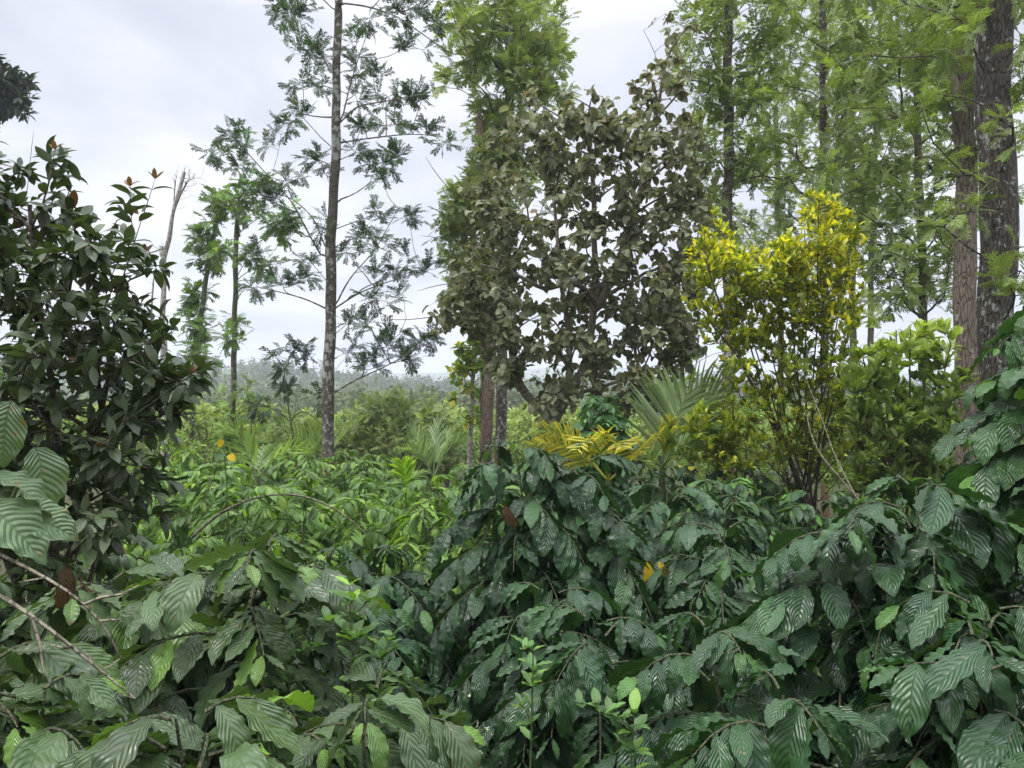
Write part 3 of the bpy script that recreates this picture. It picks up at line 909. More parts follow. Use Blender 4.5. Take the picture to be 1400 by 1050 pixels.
# weed with tiny cream flowers at the bottom centre
def flower_weed():
    rng = np.random.default_rng(4)
    b = cpos(612, 2.2)
    root = thing('flowering_weed', b, 'weed with sprays of tiny cream flower heads at the bottom centre', 'weed')
    sk = Skel(rng)
    top = at(615, 1000, 2.2)
    sk.path([b, top], .004, .002, step=.05)
    tips = []
    for i in range(45):
        t = at(612 + rng.normal() * 26, 1010 + rng.normal() * 28, 2.2 + rng.normal() * .05)
        tips.append(sk.reach(t, step=.03, lo=3)[-1])
    mb = MB(); sk.build(mb, rt=.0012); mb.build('stem', M['green_stem'], root)
    mt, nt, out = newmat('cream_flower')
    bb = N(nt, 'ShaderNodeBsdfPrincipled'); bb.inputs['Base Color'].default_value = (.42, .42, .27, 1); bb.inputs['Roughness'].default_value = .8
    nt.links.new(bb.outputs[0], out.inputs[0])
    ml = MB()
    P = np.repeat(sk.P[tips], 6, 0)
    n = len(P)
    scatter(ml, LEAF_T, P, runit(rng, n), runit(rng, n), .009, rnds(rng, n), rng)
    fo = ml.build('blossom', mt, root); fo['kind'] = 'stuff'


flower_weed()


def tall_weed():
    b = cpos(312, 5.0)
    root = thing('weed', b, 'thin upright weed with two orange-yellow leaves above the bright coffee field', 'weed')
    rng = np.random.default_rng(14)
    mb = MB(); Q = np.array([b, at(313, 720, 5.0), at(309, 650, 5.0), at(305, 600, 5.0)])
    tube(mb, Q, [.006, .005, .004, .002], 6); mb.build('stem', M['green_stem'], root)
    P, X, Z = [], [], []
    for i, t in enumerate(np.linspace(.45, 1, 9)):
        p = b + (Q[-1] - b) * t + np.array([0, 0, 0]); p[0] = np.interp(p[2], Q[:, 2], Q[:, 0])
        for a in (i * 1.57, i * 1.57 + PI):
            P.append(p); X.append((math.cos(a), math.sin(a), .1)); Z.append(UP + rng.normal(size=3) * .2)
    ml = MB(); scatter(ml, COF_MID, np.array(P), np.array(X), np.array(Z), .13, rnds(rng, len(P)), rng); ml.build('foliage', M['coffee_mid'], root)
    single_leaf('yellow_leaf', M['yellow_leaf'], root, at(312, 622, 5.0), (.9, -.4, -.5), (.2, -.8, .6), .07, 1, tm=ROUND)
    single_leaf('yellow_leaf', M['yellow_leaf'], root, at(303, 600, 5.0), (-.1, -.4, -1), (.2, -.9, .2), .06, 2, tm=ROUND)


tall_weed()

# ================================================================== DEAD BRANCHES
def bare(name, lines, r, mat, label, cat, seed, twigs=0, tl=.12):
    rng = np.random.default_rng(seed)
    sk = Skel(rng)
    b = lines[0][0]
    root = thing(name, b, label, cat)
    for i, l in enumerate(lines):
        sk.path(l, r if i == 0 else r * .7, r * .35, step=.05, wob=.006, par=None)
    n0 = sk.n
    for i in range(twigs):
        k = rng.integers(2, n0)
        t = sk.P[k] + runit(rng, 1)[0] * tl * rng.uniform(.4, 1)
        sk.reach(t, step=.04, lo=0, slope=0, bow=0)
    mb = MB(); sk.build(mb, rt=.0022, sides=7, tsides=9, lump=0)
    o = mb.build('branch', M[mat], root)
    return root


bare('bare_branch', [[at(-60, 730, 1.75), at(0, 760, 1.6), at(60, 790, 1.6), at(105, 812, 1.6), at(140, 845, 1.62), at(158, 872, 1.62), at(165, 900, 1.64)],
                     [at(105, 812, 1.6), at(150, 835, 1.63), at(190, 800, 1.7)]], .0062, 'bark_grey', 'upper of the two bare grey branches crossing the left foreground', 'branch', 1, 6, .08)
bare('bare_branch', [[at(-70, 780, 1.6), at(0, 812, 1.5), at(50, 845, 1.5), at(95, 880, 1.5), at(130, 912, 1.52), at(160, 935, 1.52), at(185, 955, 1.52)],
                     [at(50, 845, 1.5), at(70, 880, 1.45), at(60, 925, 1.42)]], .0062, 'bark_grey', 'lower of the two bare grey branches crossing the left foreground', 'branch', 2, 6, .08)
bare('arching_twig', [[at(262, 735, 4.0), at(300, 700, 4.0), at(345, 680, 4.0), at(385, 674, 4.0), at(425, 680, 4.0), at(470, 702, 4.0), at(500, 730, 4.0)]], .008, 'bark_grey',
     'thin bare twig arching over the bright coffee field', 'branch', 3)
bare('bare_pole', [[at(1180, 690, 5.2), at(1150, 655, 5.3), at(1120, 620, 5.4), at(1106, 590, 5.5), at(1102, 560, 5.6)]], .009, 'bark_grey', 'thicker pale bare stick leaning against the yellow-green shrub', 'branch', 4, 3, .15)
bare('bare_pole', [[at(1170, 678, 5.1), at(1140, 620, 5.3), at(1118, 560, 5.5), at(1095, 500, 5.7)]], .006, 'bark_grey', 'thinner pale bare stick leaning behind the thicker one', 'branch', 5, 3, .15)


# ================================================================== LEFT DARK SHRUB
def zf_dark(P, rng):
    hi = (P[:, 2] > 2.35)
    return np.where((rng.uniform(size=len(P)) < np.where(hi, .025, .003)), rng.uniform(.5, 1, len(P)), 0)


YD = 3.2
cl = []
rg = np.random.default_rng(12)
for i in range(900):
    px = rg.uniform(-160, 290); py = rg.uniform(205, 740)
    # outline of the shrub
    top = np.interp(px, [-160, 0, 60, 100, 140, 200, 240, 290], [180, 215, 255, 300, 350, 400, 470, 540])
    right = np.interp(py, [200, 300, 380, 450, 520, 560, 640, 700], [60, 120, 190, 225, 260, 255, 215, 200])
    if py < top or px > right: continue
    cl.append((px, py, 36, 32))
cl = cl[:195]
cl += [(80, 215, 14, 14), (95, 240, 14, 14), (170, 330, 14, 14), (175, 290, 10, 16), (190, 360, 18, 14), (215, 370, 14, 14), (245, 525, 16, 12), (258, 515, 12, 12), (262, 545, 12, 12),
       (20, 235, 20, 16), (120, 320, 16, 16), (140, 345, 12, 12), (230, 440, 14, 12)]
b0 = cpos(60, YD)
shoots = [[at(150, 420, YD), at(170, 370, YD), at(180, 320, YD - .05), at(200, 285, YD - .1), at(212, 245, YD - .1)],
          [at(180, 320, YD - .05), at(180, 285, YD), at(178, 255, YD)],
          [at(50, 300, YD), at(70, 250, YD), at(75, 205, YD)], [at(30, 290, YD), at(42, 240, YD + .2), at(46, 180, YD + .2)],
          [at(160, 480, YD), at(200, 500, YD), at(245, 520, YD - .1), at(262, 510, YD - .1)],
          [at(185, 390, YD), at(198, 365, YD), at(198, 345, YD)]]
shr = clump_tree('dark_shrub', 'tall dark olive shrub with pointed leaves and red shoot tips filling the left side', 'shrub',
                 [([b0, at(70, 650, YD), at(60, 450, YD), at(40, 280, YD)], .028, .008), ([b0 + .02, at(110, 640, YD - .1), at(150, 500, YD), at(160, 400, YD)], .022, .007),
                  ([b0 - .02, at(0, 620, YD + .2), at(-70, 400, YD + .3)], .022, .007), ([b0, at(140, 650, YD + .3), at(200, 590, YD + .2)], .018, .006)],
                 pxclumps(cl, YD, .5, 3, 1.0), 'dark_shrub', 'bark_brown', LEAF_S, .082, 21, extra=shoots, per=8, n=(3, 5), rt=.0018, zfun=zf_dark, step=.07, tilt=.6, up=.0, tan=.5, rr=.8, bow=.05)


def shoot_leaves(root, lines, L, mat, seed, k=9, zt=.0, red=1, name='shoot'):
    rng = np.random.default_rng(seed)
    ml = MB()
    for l in lines:
        l = np.array(l); t = np.linspace(.25, 1, k)
        d = np.linspace(0, 1, len(l))
        Q = np.stack([np.interp(t, d, l[:, j]) for j in range(3)], 1)
        az = 0
        P, X, Z, S, C = [], [], [], [], []
        for i, q in enumerate(Q):
            az += 2.4
            for a in ((az,) if i < k - 1 else (az, az + 2.1, az + 4.2)):
                tip = i >= k - red
                d_ = np.array([math.cos(a), math.sin(a) * .6, .45 if not tip else 1.1])
                P.append(q); X.append(d_); Z.append(UP + rng.normal(size=3) * .3); S.append(L * (.95 if not tip else .5))
                C.append((.5, .4, .95 if tip else 0))
        scatter(ml, LEAF_S, np.array(P), np.array(X), np.array(Z), np.array(S), np.array(C), rng)
    return ml.build(name, M[mat], root)


for i_, l_ in enumerate(shoots[:3] + shoots[4:]):
    shoot_leaves(shr, [l_], .10, 'dark_shrub', 5 + i_, name='shoot')

# ================================================================== SILVER OAK, left hero
YH = 13.0
hc = [(409, 14, 34, 14), (392, 27, 26, 12), (385, 5, 20, 12), (415, 57, 28, 16), (431, 72, 20, 14), (413, 110, 28, 11), (441, 117, 14, 11), (409, 153, 16, 11), (386, 174, 17, 14), (427, 217, 22, 11),
      (509, 25, 32, 14), (541, 18, 28, 12), (565, 10, 26, 10), (590, 30, 24, 12), (562, 62, 24, 14), (486, 64, 12, 18), (489, 92, 12, 12), (486, 130, 16, 16), (509, 98, 14, 8), (527, 135, 34, 10), (580, 126, 20, 12), (555, 132, 20, 9),
      (500, 174, 14, 9), (534, 171, 28, 11), (587, 178, 26, 12), (486, 208, 16, 9), (516, 222, 26, 14), (545, 205, 22, 12), (608, 195, 14, 8), (525, 250, 14, 8), (440, 230, 10, 10),
      (523, 289, 20, 13), (559, 298, 17, 12), (500, 318, 22, 15), (514, 334, 30, 18), (477, 348, 18, 12), (546, 355, 26, 13), (588, 368, 16, 10), (539, 376, 36, 12), (516, 410, 20, 9), (550, 405, 13, 9), (478, 440, 16, 12), (503, 444, 14, 7),
      (399, 243, 22, 12), (354, 258, 18, 9), (443, 309, 11, 11), (422, 355, 14, 9), (352, 348, 20, 9), (415, 378, 17, 8), (354, 391, 22, 7), (386, 388, 22, 8), (318, 182, 22, 11), (342, 198, 26, 13), (292, 208, 14, 6), (330, 225, 20, 10),
      (385, 300, 16, 12), (365, 272, 16, 10), (530, 480, 30, 12), (575, 462, 20, 9), (500, 495, 20, 9), (556, 490, 22, 9), (480, 478, 12, 12), (585, 470, 14, 9), (540, 462, 22, 10),
      (420, -30, 34, 18), (500, -35, 34, 18), (450, -80, 34, 18), (530, -20, 30, 14), (390, -50, 24, 14)]
hx = [[at(444, 358, YH), at(425, 325, YH - .2), at(402, 278, YH - .4), at(370, 245, YH - .6), at(335, 205, YH - .8), at(316, 185, YH - .9)],
      [at(448, 345, YH), at(430, 300, YH + .4), at(400, 270, YH + .6), at(370, 262, YH + .8)],
      [at(466, 168, YH), at(485, 145, YH - .2), at(520, 140, YH - .5), at(580, 128, YH - .9)],
      [at(466, 168, YH), at(480, 110, YH + .3), at(500, 55, YH + .5), at(505, 30, YH + .6)],
      [at(466, 195, YH), at(500, 190, YH + .2), at(560, 182, YH + .2), at(600, 186, YH + .1)],
      [at(458, 420, YH), at(475, 385, YH - .3), at(510, 345, YH - .6), at(545, 285, YH - .8)],
      [at(458, 422, YH), at(490, 400, YH + .4), at(530, 385, YH + .8), at(590, 368, YH + 1)],
      [at(452, 540, YH), at(480, 522, YH - .2), at(520, 505, YH - .5), at(585, 470, YH - .8)],
      [at(446, 422, YH), at(420, 408, YH), at(385, 400, YH - .2), at(352, 392, YH - .2)],
      [at(455, 275, YH), at(485, 268, YH + .2), at(505, 250, YH + .4)],
      [at(455, 160, YH), at(430, 163, YH), at(412, 155, YH)],
      [at(455, 105, YH), at(435, 65, YH + .5), at(415, 45, YH + .8)],
      [at(464, 4, YH), at(500, 8, YH - .3), at(545, 22, YH - .6), at(575, 45, YH - .9), at(620, 75, YH - 1.1)]]
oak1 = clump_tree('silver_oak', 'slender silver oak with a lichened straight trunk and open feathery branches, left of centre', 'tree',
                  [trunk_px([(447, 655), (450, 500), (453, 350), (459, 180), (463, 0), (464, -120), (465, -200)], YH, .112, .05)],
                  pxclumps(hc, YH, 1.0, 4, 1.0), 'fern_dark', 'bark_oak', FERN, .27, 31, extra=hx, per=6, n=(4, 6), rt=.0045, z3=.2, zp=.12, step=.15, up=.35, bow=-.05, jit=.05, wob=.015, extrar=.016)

# tree 320 and the leaning ones
clump_tree('silver_oak', 'small silver oak with a bushy green top behind the open branches, thin straight stem', 'tree',
           [trunk_px([(318, 600), (319, 500), (323, 400), (321, 340), (326, 285)], 17, .07, .05)],
           pxclumps([(310, 280, 20, 12), (335, 285, 26, 14), (325, 265, 22, 10), (350, 245, 20, 10), (372, 310, 24, 12), (350, 300, 26, 14), (390, 320, 16, 9), (395, 295, 12, 8), (345, 355, 24, 9), (372, 362, 14, 7), (330, 458, 12, 12), (312, 462, 10, 8), (305, 345, 10, 10), (322, 440, 8, 12)], 17, .7, 5, 1.15),
           'fern_mid', 'bark_mossy', FERN_LO, .34, 32, per=7, n=(5, 7), rt=.005, z3=.5, zp=.3, step=.2, up=.2)
clump_tree('silver_oak', 'leaning silver oak with leaves tufted along its crooked stem, left of the thin straight one', 'tree',
           [trunk_px([(262, 600), (266, 480), (280, 390), (291, 330), (299, 290)], 19, .085, .05)],
           pxclumps([(300, 275, 16, 10), (288, 298, 12, 12), (275, 330, 12, 12), (295, 345, 12, 10), (282, 355, 14, 10), (262, 400, 10, 12), (272, 410, 12, 16), (262, 440, 14, 16), (276, 455, 12, 16), (268, 485, 18, 14), (278, 505, 18, 12)], 19, .5, 6, 1.25),
           'fern_mid', 'bark_mossy', FERN_LO, .36, 33, per=8, n=(6, 9), rt=.005, z3=.5, zp=.3, step=.2, up=.2)


# dead pale tree
def dead_tree():
    rng = np.random.default_rng(8)
    Y = 14.5
    sk = Skel(rng)
    P, r0, r1 = trunk_px([(226, 560), (224, 450), (223, 350), (229, 338), (236, 290), (244, 265), (252, 235)], Y, .085, .03)
    root = thing('dead_tree', P[0], 'pale bare dead tree with a twiggy top above the dark shrub', 'tree')
    sk.path(P, r0, r1, step=.12, wob=.02)
    sk.path([at(223, 352, Y), at(221, 343, Y), at(222, 337, Y)], .05, .045, step=.05)
    sk.path([at(240, 282, Y), at(248, 262, Y), at(258, 246, Y - .1)], .025, .01, step=.08)
    sk.path([at(238, 285, Y), at(238, 262, Y + .1), at(240, 248, Y)], .02, .01, step=.08)
    n0 = sk.n
    for i in range(60):
        t = at(256 + rng.normal() * 11, 243 + rng.normal() * 13, Y + rng.normal() * .2)
        sk.reach(t, step=.08, lo=n0 // 2, jit=.1, bow=-.02)
    for i in range(6):
        sk.reach(at(214 + rng.normal() * 5, 336 + rng.normal() * 6, Y), step=.08, jit=.1)
    mb = MB(); sk.build(mb, rt=.004, lump=.12); mb.build('trunk', M['bark_pale'], root)


dead_tree()
bare('dead_sapling', [[np.array([*cpos(208, 13)]), at(206, 500, 13), at(207, 420, 13), at(210, 380, 13)]], .04, 'bark_pale', 'shorter pale dead stem beside the bare dead tree', 'tree', 9, 12, .5)

# far dark round tree at left edge
clump_tree('dark_round_tree', 'dense dark round-crowned tree cut off by the left edge under the sky', 'tree',
           [trunk_px([(-60, 600), (-62, 300), (-58, 140)], 22, .2, .1)],
           pxclumps([(rgx, rgy, 18, 16) for rgx, rgy in [(-50 + 90 * math.cos(a) * k, 126 + 42 * math.sin(a) * k) for a, k in zip(np.random.default_rng(3).uniform(0, 6.3, 130), np.random.default_rng(2).uniform(.2, 1, 130) ** .5)]], 22, 1.2, 7),
           'far_dark', 'bark_brown', LEAF_T, .26, 34, per=6, n=(9, 12), rt=.008, zp=.02, step=.3, slope=.2)

# ================================================================== CENTRAL SILVER OAK (tall, dense) and red-brown trunk
YC = 14.5
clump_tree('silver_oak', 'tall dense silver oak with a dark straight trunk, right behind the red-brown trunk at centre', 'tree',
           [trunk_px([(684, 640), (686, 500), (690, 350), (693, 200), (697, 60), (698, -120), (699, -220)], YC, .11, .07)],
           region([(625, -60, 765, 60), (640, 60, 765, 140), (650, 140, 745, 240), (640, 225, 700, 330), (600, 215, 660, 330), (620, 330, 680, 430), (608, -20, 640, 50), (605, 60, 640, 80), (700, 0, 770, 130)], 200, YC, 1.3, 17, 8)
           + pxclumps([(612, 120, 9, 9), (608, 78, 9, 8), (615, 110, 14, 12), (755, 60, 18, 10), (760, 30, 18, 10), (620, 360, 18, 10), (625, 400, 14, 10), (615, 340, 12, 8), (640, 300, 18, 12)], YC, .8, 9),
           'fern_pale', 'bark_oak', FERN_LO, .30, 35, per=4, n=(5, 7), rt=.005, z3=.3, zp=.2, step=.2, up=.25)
clump_tree('red_trunk_tree', 'red-brown trunked tree standing left against the tall dense silver oak', 'tree',
           [trunk_px([(664, 650), (667, 560), (671, 470), (672, 380), (668, 300), (660, 220), (655, 150)], 13.8, .12, .06)],
           region([(605, 300, 680, 420), (640, 200, 700, 300), (700, 230, 770, 330)], 15, 13.8, .7, 14, 18), 'fern_pale', 'bark_red', FERN_LO, .28, 36, per=4, n=(4, 6), rt=.005, step=.2, up=.2,
           extra=[[at(668, 405, 13.8), at(640, 385, 13.6), at(600, 388, 13.4), at(570, 398, 13.2)], [at(668, 300, 13.8), at(630, 275, 13.5), at(600, 245, 13.3), at(582, 215, 13.2)],
                  [at(668, 440, 13.8), at(640, 425, 13.6), at(600, 432, 13.5), at(545, 440, 13.4), at(525, 436, 13.3)], [at(668, 350, 13.8), at(635, 330, 13.9), at(600, 325, 14), at(575, 322, 14)]], extrar=.013)
clump_tree('slim_red_tree', 'slim reddish trunk at the far left of the centre trunks wrapped in vine leaves', 'tree',
           [trunk_px([(660, 640), (661, 560), (663, 480), (668, 400)], 14.9, .085, .05)],
           region([(650, 430, 672, 600)], 14, 14.9, .3, 9, 19), 'thicket_green', 'bark_red', ROUND_T, .10, 37, per=4, n=(5, 7), rt=.004, step=.2, zp=.1)
clump_tree('young_light_tree', 'light green young tree with a pale thin trunk left of the centre trunks', 'tree',
           [trunk_px([(642, 640), (643, 590), (645, 540), (650, 480), (655, 440)], 16, .07, .03)],
           region([(622, 470, 672, 545), (640, 440, 680, 500), (615, 505, 650, 530), (635, 540, 665, 580)], 34, 16, .7, 12, 20), 'vine_leaf', 'bark_pale', ROUND_T, .15, 38, per=4, n=(4, 6), rt=.005, step=.2, zp=.25)

# ================================================================== GREYISH ROUND-LEAF TREE
YG = 8.8
rg = np.random.default_rng(40)
gcl = []
k = 0
while len(gcl) < 300:
    px = rg.uniform(600, 975); py = rg.uniform(110, 570)
    top = np.interp(px, [600, 640, 660, 700, 740, 790, 820, 850, 880, 905, 930, 955, 975], [400, 385, 190, 155, 140, 125, 135, 155, 140, 120, 150, 250, 330])
    bot = np.interp(px, [600, 650, 690, 740, 800, 850, 900, 940, 975], [430, 470, 520, 565, 560, 560, 555, 510, 420])
    top += 16 * math.sin(px / 17.) + 10 * math.sin(px / 7.3); bot += 12 * math.sin(px / 13.)
    if not (top + 8 < py < bot - 6): continue
    if math.sin(px / 23. + 1) + math.sin(py / 19.) + .7 * math.sin((px + py) / 14.) > 1.35: continue
    if px > 940 and 250 < py < 450 and rg.uniform() < .55: continue
    s_ = rg.uniform(14, 34); gcl.append((px, py, s_, s_ * .85))
gcl += [(925, 130, 18, 18), (940, 175, 18, 16), (900, 185, 20, 18), (895, 125, 14, 16), (870, 165, 14, 14), (935, 215, 16, 16), (912, 105, 14, 16), (608, 420, 14, 10), (635, 440, 14, 12), (620, 395, 12, 10), (918, 45, 7, 10), (905, 90, 12, 14), (915, 60, 8, 12), (912, 28, 8, 10), (890, 100, 10, 12), (930, 110, 12, 14), (925, 78, 8, 8), (945, 35, 5, 6), (880, 140, 16, 14), (905, 150, 16, 14), (870, 120, 10, 10), (770, 125, 8, 8), (812, 128, 8, 8), (625, 415, 16, 10), (612, 440, 8, 10), (645, 400, 16, 12), (600, 455, 6, 8), (655, 425, 14, 12)]
gt = [at(742, 640, YG), at(752, 590, YG), at(745, 560, YG), at(740, 540, YG)]


def zf_grey(P, rng):
    hi = P[:, 2] > 4.6
    return np.where(rng.uniform(size=len(P)) < np.where(hi, .12, .015), rng.uniform(.4, .9, len(P)), 0)


gtree = clump_tree('round_leaved_tree', 'wide bushy tree with dull grey-green round leaves and crooked limbs in the middle', 'tree',
                   [trunk_px([(765, 640), (758, 590), (748, 565), (715, 540), (700, 480), (690, 400)], YG, .085, .03),
                    ([at(750, 570, YG), at(775, 530, YG), at(780, 470, YG), at(770, 400, YG - .2), at(760, 300, YG - .2)], .04, .018),
                    ([at(755, 580, YG), at(800, 500, YG + .2), at(818, 410, YG + .2), at(812, 300, YG + .2), at(805, 180, YG + .1)], .06, .02),
                    ([at(815, 430, YG + .2), at(850, 350, YG), at(880, 230, YG - .1), at(900, 140, YG - .1), at(915, 70, YG - .1), at(945, 28, YG)], .05, .008),
                    ([at(818, 420, YG + .2), at(790, 380, YG), at(745, 400, YG - .3), at(710, 375, YG - .4), at(650, 360, YG - .5)], .04, .012),
                    ([at(790, 510, YG + .2), at(860, 520, YG + .2), at(930, 500, YG + .2)], .035, .012)],
                   pxclumps(gcl, YG, .85, 41), 'grey_tree', 'bark_grey', ROUND, .108, 42, per=7, n=(3, 5), rt=.0042, zfun=zf_grey, step=.12, up=-.35, tilt=.9, rr=.8, tan=.35, bow=.04,
                   extra=[[at(640, 400, YG - .4), at(625, 380, YG - .4), at(608, 355, YG - .4)], [at(905, 120, YG), at(895, 70, YG), at(880, 42, YG)],
                          [at(690, 400, YG), at(655, 408, YG - .2), at(625, 412, YG - .3)]], extrar=.007)

# yellow-flecked sparse tree behind, between grey tree and yellow shrub
clump_tree('yellow_flecked_tree', 'sparse thin tree with small yellow leaves just left of the yellow-green shrub', 'tree',
           [trunk_px([(945, 660), (940, 560), (932, 470), (925, 400), (935, 340)], 11, .05, .015)],
           region([(900, 400, 975, 480), (890, 430, 930, 500), (930, 330, 975, 400), (930, 480, 1000, 560), (930, 560, 1010, 640)], 46, 11, .8, 13, 50), 'vine_leaf', 'bark_brown', ROUND_T, .11, 51, per=4, n=(4, 6), rt=.003, step=.15, zp=.3)

# ================================================================== YELLOW-GREEN SHRUB
YY = 7.0
rg = np.random.default_rng(60)
ycl = []
while len(ycl) < 290:
    px = rg.uniform(945, 1175); py = rg.uniform(262, 640)
    top = np.interp(px, [945, 960, 1000, 1040, 1075, 1100, 1115, 1140, 1165, 1175], [350, 320, 318, 320, 318, 300, 262, 275, 300, 430])
    lo_ = np.interp(px, [945, 1175], [640, 640])
    if py < top + 6: continue
    if rg.uniform() > np.interp(py, [262, 420, 500, 640], [1, .95, .7, .5]): continue
    if px < 970 and 420 < py < 560: continue
    s_ = rg.uniform(12, 24); ycl.append((px, py, s_, s_ * .9))
ycl += [(980, 290, 5, 8), (983, 310, 8, 8), (1115, 268, 16, 7), (1132, 275, 14, 8), (1100, 290, 12, 8), (985, 640, 14, 10), (975, 610, 12, 12), (1000, 660, 12, 8), (960, 340, 10, 12), (955, 370, 8, 12)]
ybase = cpos(1108, YY)
st = []
for i, (xx, tt) in enumerate([(960, 340), (985, 320), (1005, 360), (1030, 340), (1055, 345), (1080, 340), (1100, 300), (1120, 270), (1140, 290), (1160, 330), (1168, 420), (1170, 500), (975, 620), (1000, 450), (1130, 400)]):
    dy = rg.uniform(-.5, .5)
    a = at(1104 + rg.uniform(-10, 10), 690, YY)
    mid = at(1104 + (xx - 1104) * .6, 600 - (600 - tt) * .35, YY + dy * .5)
    st.append(([ybase + np.array([rg.uniform(-.04, .04), rg.uniform(-.04, .04), 0]), a + np.array([0, dy * .1, 0]), mid, at(xx, tt, YY + dy)], rg.uniform(.010, .018) if i else .035, .004))


def zf_yel(P, rng):
    z = CZ + (525 - 480) / F * YY
    f = np.clip((P[:, 2] - z) / 1.0, 0, 1)
    side = np.clip((P[:, 0] - (960 - 700) / F * YY) / 1.2, 0, 1)
    base = .06 + .42 * f
    return np.where(rng.uniform(size=len(P)) < base, rng.uniform(.45, 1.0, len(P)), rng.uniform(0, .25, len(P)))


clump_tree('yellow_green_shrub', 'tall many-stemmed shrub with yellow leaves crowning its green ones', 'shrub', st, pxclumps(ycl, YY, .45, 61), 'yellow_shrub', 'bark_brown', LEAF_S, .072, 62,
           per=8, n=(5, 8), rt=.0022, zfun=zf_yel, step=.08, up=.7, tan=.5, rr=.7, bf=.2, slope=1.2, bow=-.02, base=ybase)

# green shrub to the right
rg = np.random.default_rng(70)
gc = []
while len(gc) < 105:
    px = rg.uniform(1165, 1310); py = rg.uniform(440, 670)
    top = np.interp(px, [1165, 1200, 1235, 1260, 1300, 1310], [490, 455, 435, 445, 450, 480])
    if py < top + 6: continue
    gc.append((px, py, 20, 18))
gbase = cpos(1235, 6.3)
stg = [([gbase, at(1235 + (x - 1235) * .5, 610, 6.3), at(x, t, 6.3 + rg.uniform(-.3, .3))], .016, .005) for x, t in [(1180, 490), (1200, 470), (1225, 450), (1245, 450), (1270, 460), (1300, 470), (1290, 560)]]


def zf_g(P, rng):
    z = CZ + (525 - 520) / F * 6.3
    f = np.clip((P[:, 2] - z) / .45, 0, 1)
    return np.clip(f * rng.uniform(.3, 1, len(P)), 0, 1)


clump_tree('green_shrub', 'fresh green shrub with upright spoon-shaped leaves beside the large dark trunk', 'shrub', stg, pxclumps(gc, 6.3, .4, 71), 'green_shrub', 'bark_brown', LEAF_S, .095, 72,
           per=6, n=(5, 7), rt=.002, zfun=zf_g, step=.08, up=.8, tan=.4, rr=.65, bf=.2, slope=1.0, bow=-.02, base=gbase)


# ================================================================== RIGHT SILVER OAKS
def oak_random(px_pts, Y, r0, r1, bark, leaf, label, seed, zlo, zhi, nb, L, extra_cl=(), tm=FERN_LO, leafL=.3, per=4, n=(4, 6), name='silver_oak'):
    rng = np.random.default_rng(seed)
    tr = trunk_px(px_pts, Y, r0, r1)
    P = np.array(tr[0])
    cl = []
    az = rng.uniform(0, 6)
    for i in range(nb):
        z = zlo + (zhi - zlo) * (i + rng.uniform()) / nb
        o = np.argsort(P[:, 2])
        c = np.array([np.interp(z, P[o, 2], P[o, 0]), Y, z])
        az += 2.4 + rng.normal() * .3
        ln = L * rng.uniform(.55, 1.1) * (1 - .45 * max(0, (z - zlo) / (zhi - zlo) - .5))
        d = np.array([math.cos(az), math.sin(az), .55])
        for f in (.45, .75, 1.0):
            q = c + d * ln * f + rng.normal(size=3) * .12
            cl.append((*q, .34, .34, .22))
    cl = cl + list(extra_cl)
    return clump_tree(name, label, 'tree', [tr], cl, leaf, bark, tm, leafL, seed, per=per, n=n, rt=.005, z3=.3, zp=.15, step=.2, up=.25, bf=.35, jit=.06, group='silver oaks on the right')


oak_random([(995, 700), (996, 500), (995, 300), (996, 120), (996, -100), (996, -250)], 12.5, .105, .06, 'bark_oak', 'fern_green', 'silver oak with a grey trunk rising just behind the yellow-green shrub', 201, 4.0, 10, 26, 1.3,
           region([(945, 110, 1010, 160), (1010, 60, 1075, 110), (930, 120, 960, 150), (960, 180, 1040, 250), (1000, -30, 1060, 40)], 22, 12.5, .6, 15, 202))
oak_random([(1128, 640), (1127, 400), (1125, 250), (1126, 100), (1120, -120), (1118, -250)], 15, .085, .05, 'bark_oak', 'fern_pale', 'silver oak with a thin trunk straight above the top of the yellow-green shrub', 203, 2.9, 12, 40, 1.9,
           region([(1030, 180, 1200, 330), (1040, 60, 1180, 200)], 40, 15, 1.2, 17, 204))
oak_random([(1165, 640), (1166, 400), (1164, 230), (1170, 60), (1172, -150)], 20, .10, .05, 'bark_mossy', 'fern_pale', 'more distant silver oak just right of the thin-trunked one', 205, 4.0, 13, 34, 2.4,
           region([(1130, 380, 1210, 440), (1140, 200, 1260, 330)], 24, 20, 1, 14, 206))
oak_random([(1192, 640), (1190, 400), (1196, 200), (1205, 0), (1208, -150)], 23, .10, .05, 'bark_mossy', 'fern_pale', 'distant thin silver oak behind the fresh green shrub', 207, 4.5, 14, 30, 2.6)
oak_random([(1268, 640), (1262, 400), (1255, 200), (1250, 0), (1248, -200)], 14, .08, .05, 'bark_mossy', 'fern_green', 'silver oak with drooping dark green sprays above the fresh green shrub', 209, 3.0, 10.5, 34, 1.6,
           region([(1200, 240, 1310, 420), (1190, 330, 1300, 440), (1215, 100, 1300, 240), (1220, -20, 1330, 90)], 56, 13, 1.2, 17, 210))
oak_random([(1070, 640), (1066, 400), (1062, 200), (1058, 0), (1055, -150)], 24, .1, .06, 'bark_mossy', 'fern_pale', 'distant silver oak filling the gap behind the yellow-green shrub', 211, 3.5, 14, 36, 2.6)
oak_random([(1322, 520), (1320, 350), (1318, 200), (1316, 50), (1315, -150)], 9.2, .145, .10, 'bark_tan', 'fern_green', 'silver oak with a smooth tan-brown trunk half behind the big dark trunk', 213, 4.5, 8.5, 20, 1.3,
           region([(1255, 60, 1340, 230), (1270, 200, 1330, 260)], 20, 9.3, .6, 18, 214), tm=FERN, leafL=.27)
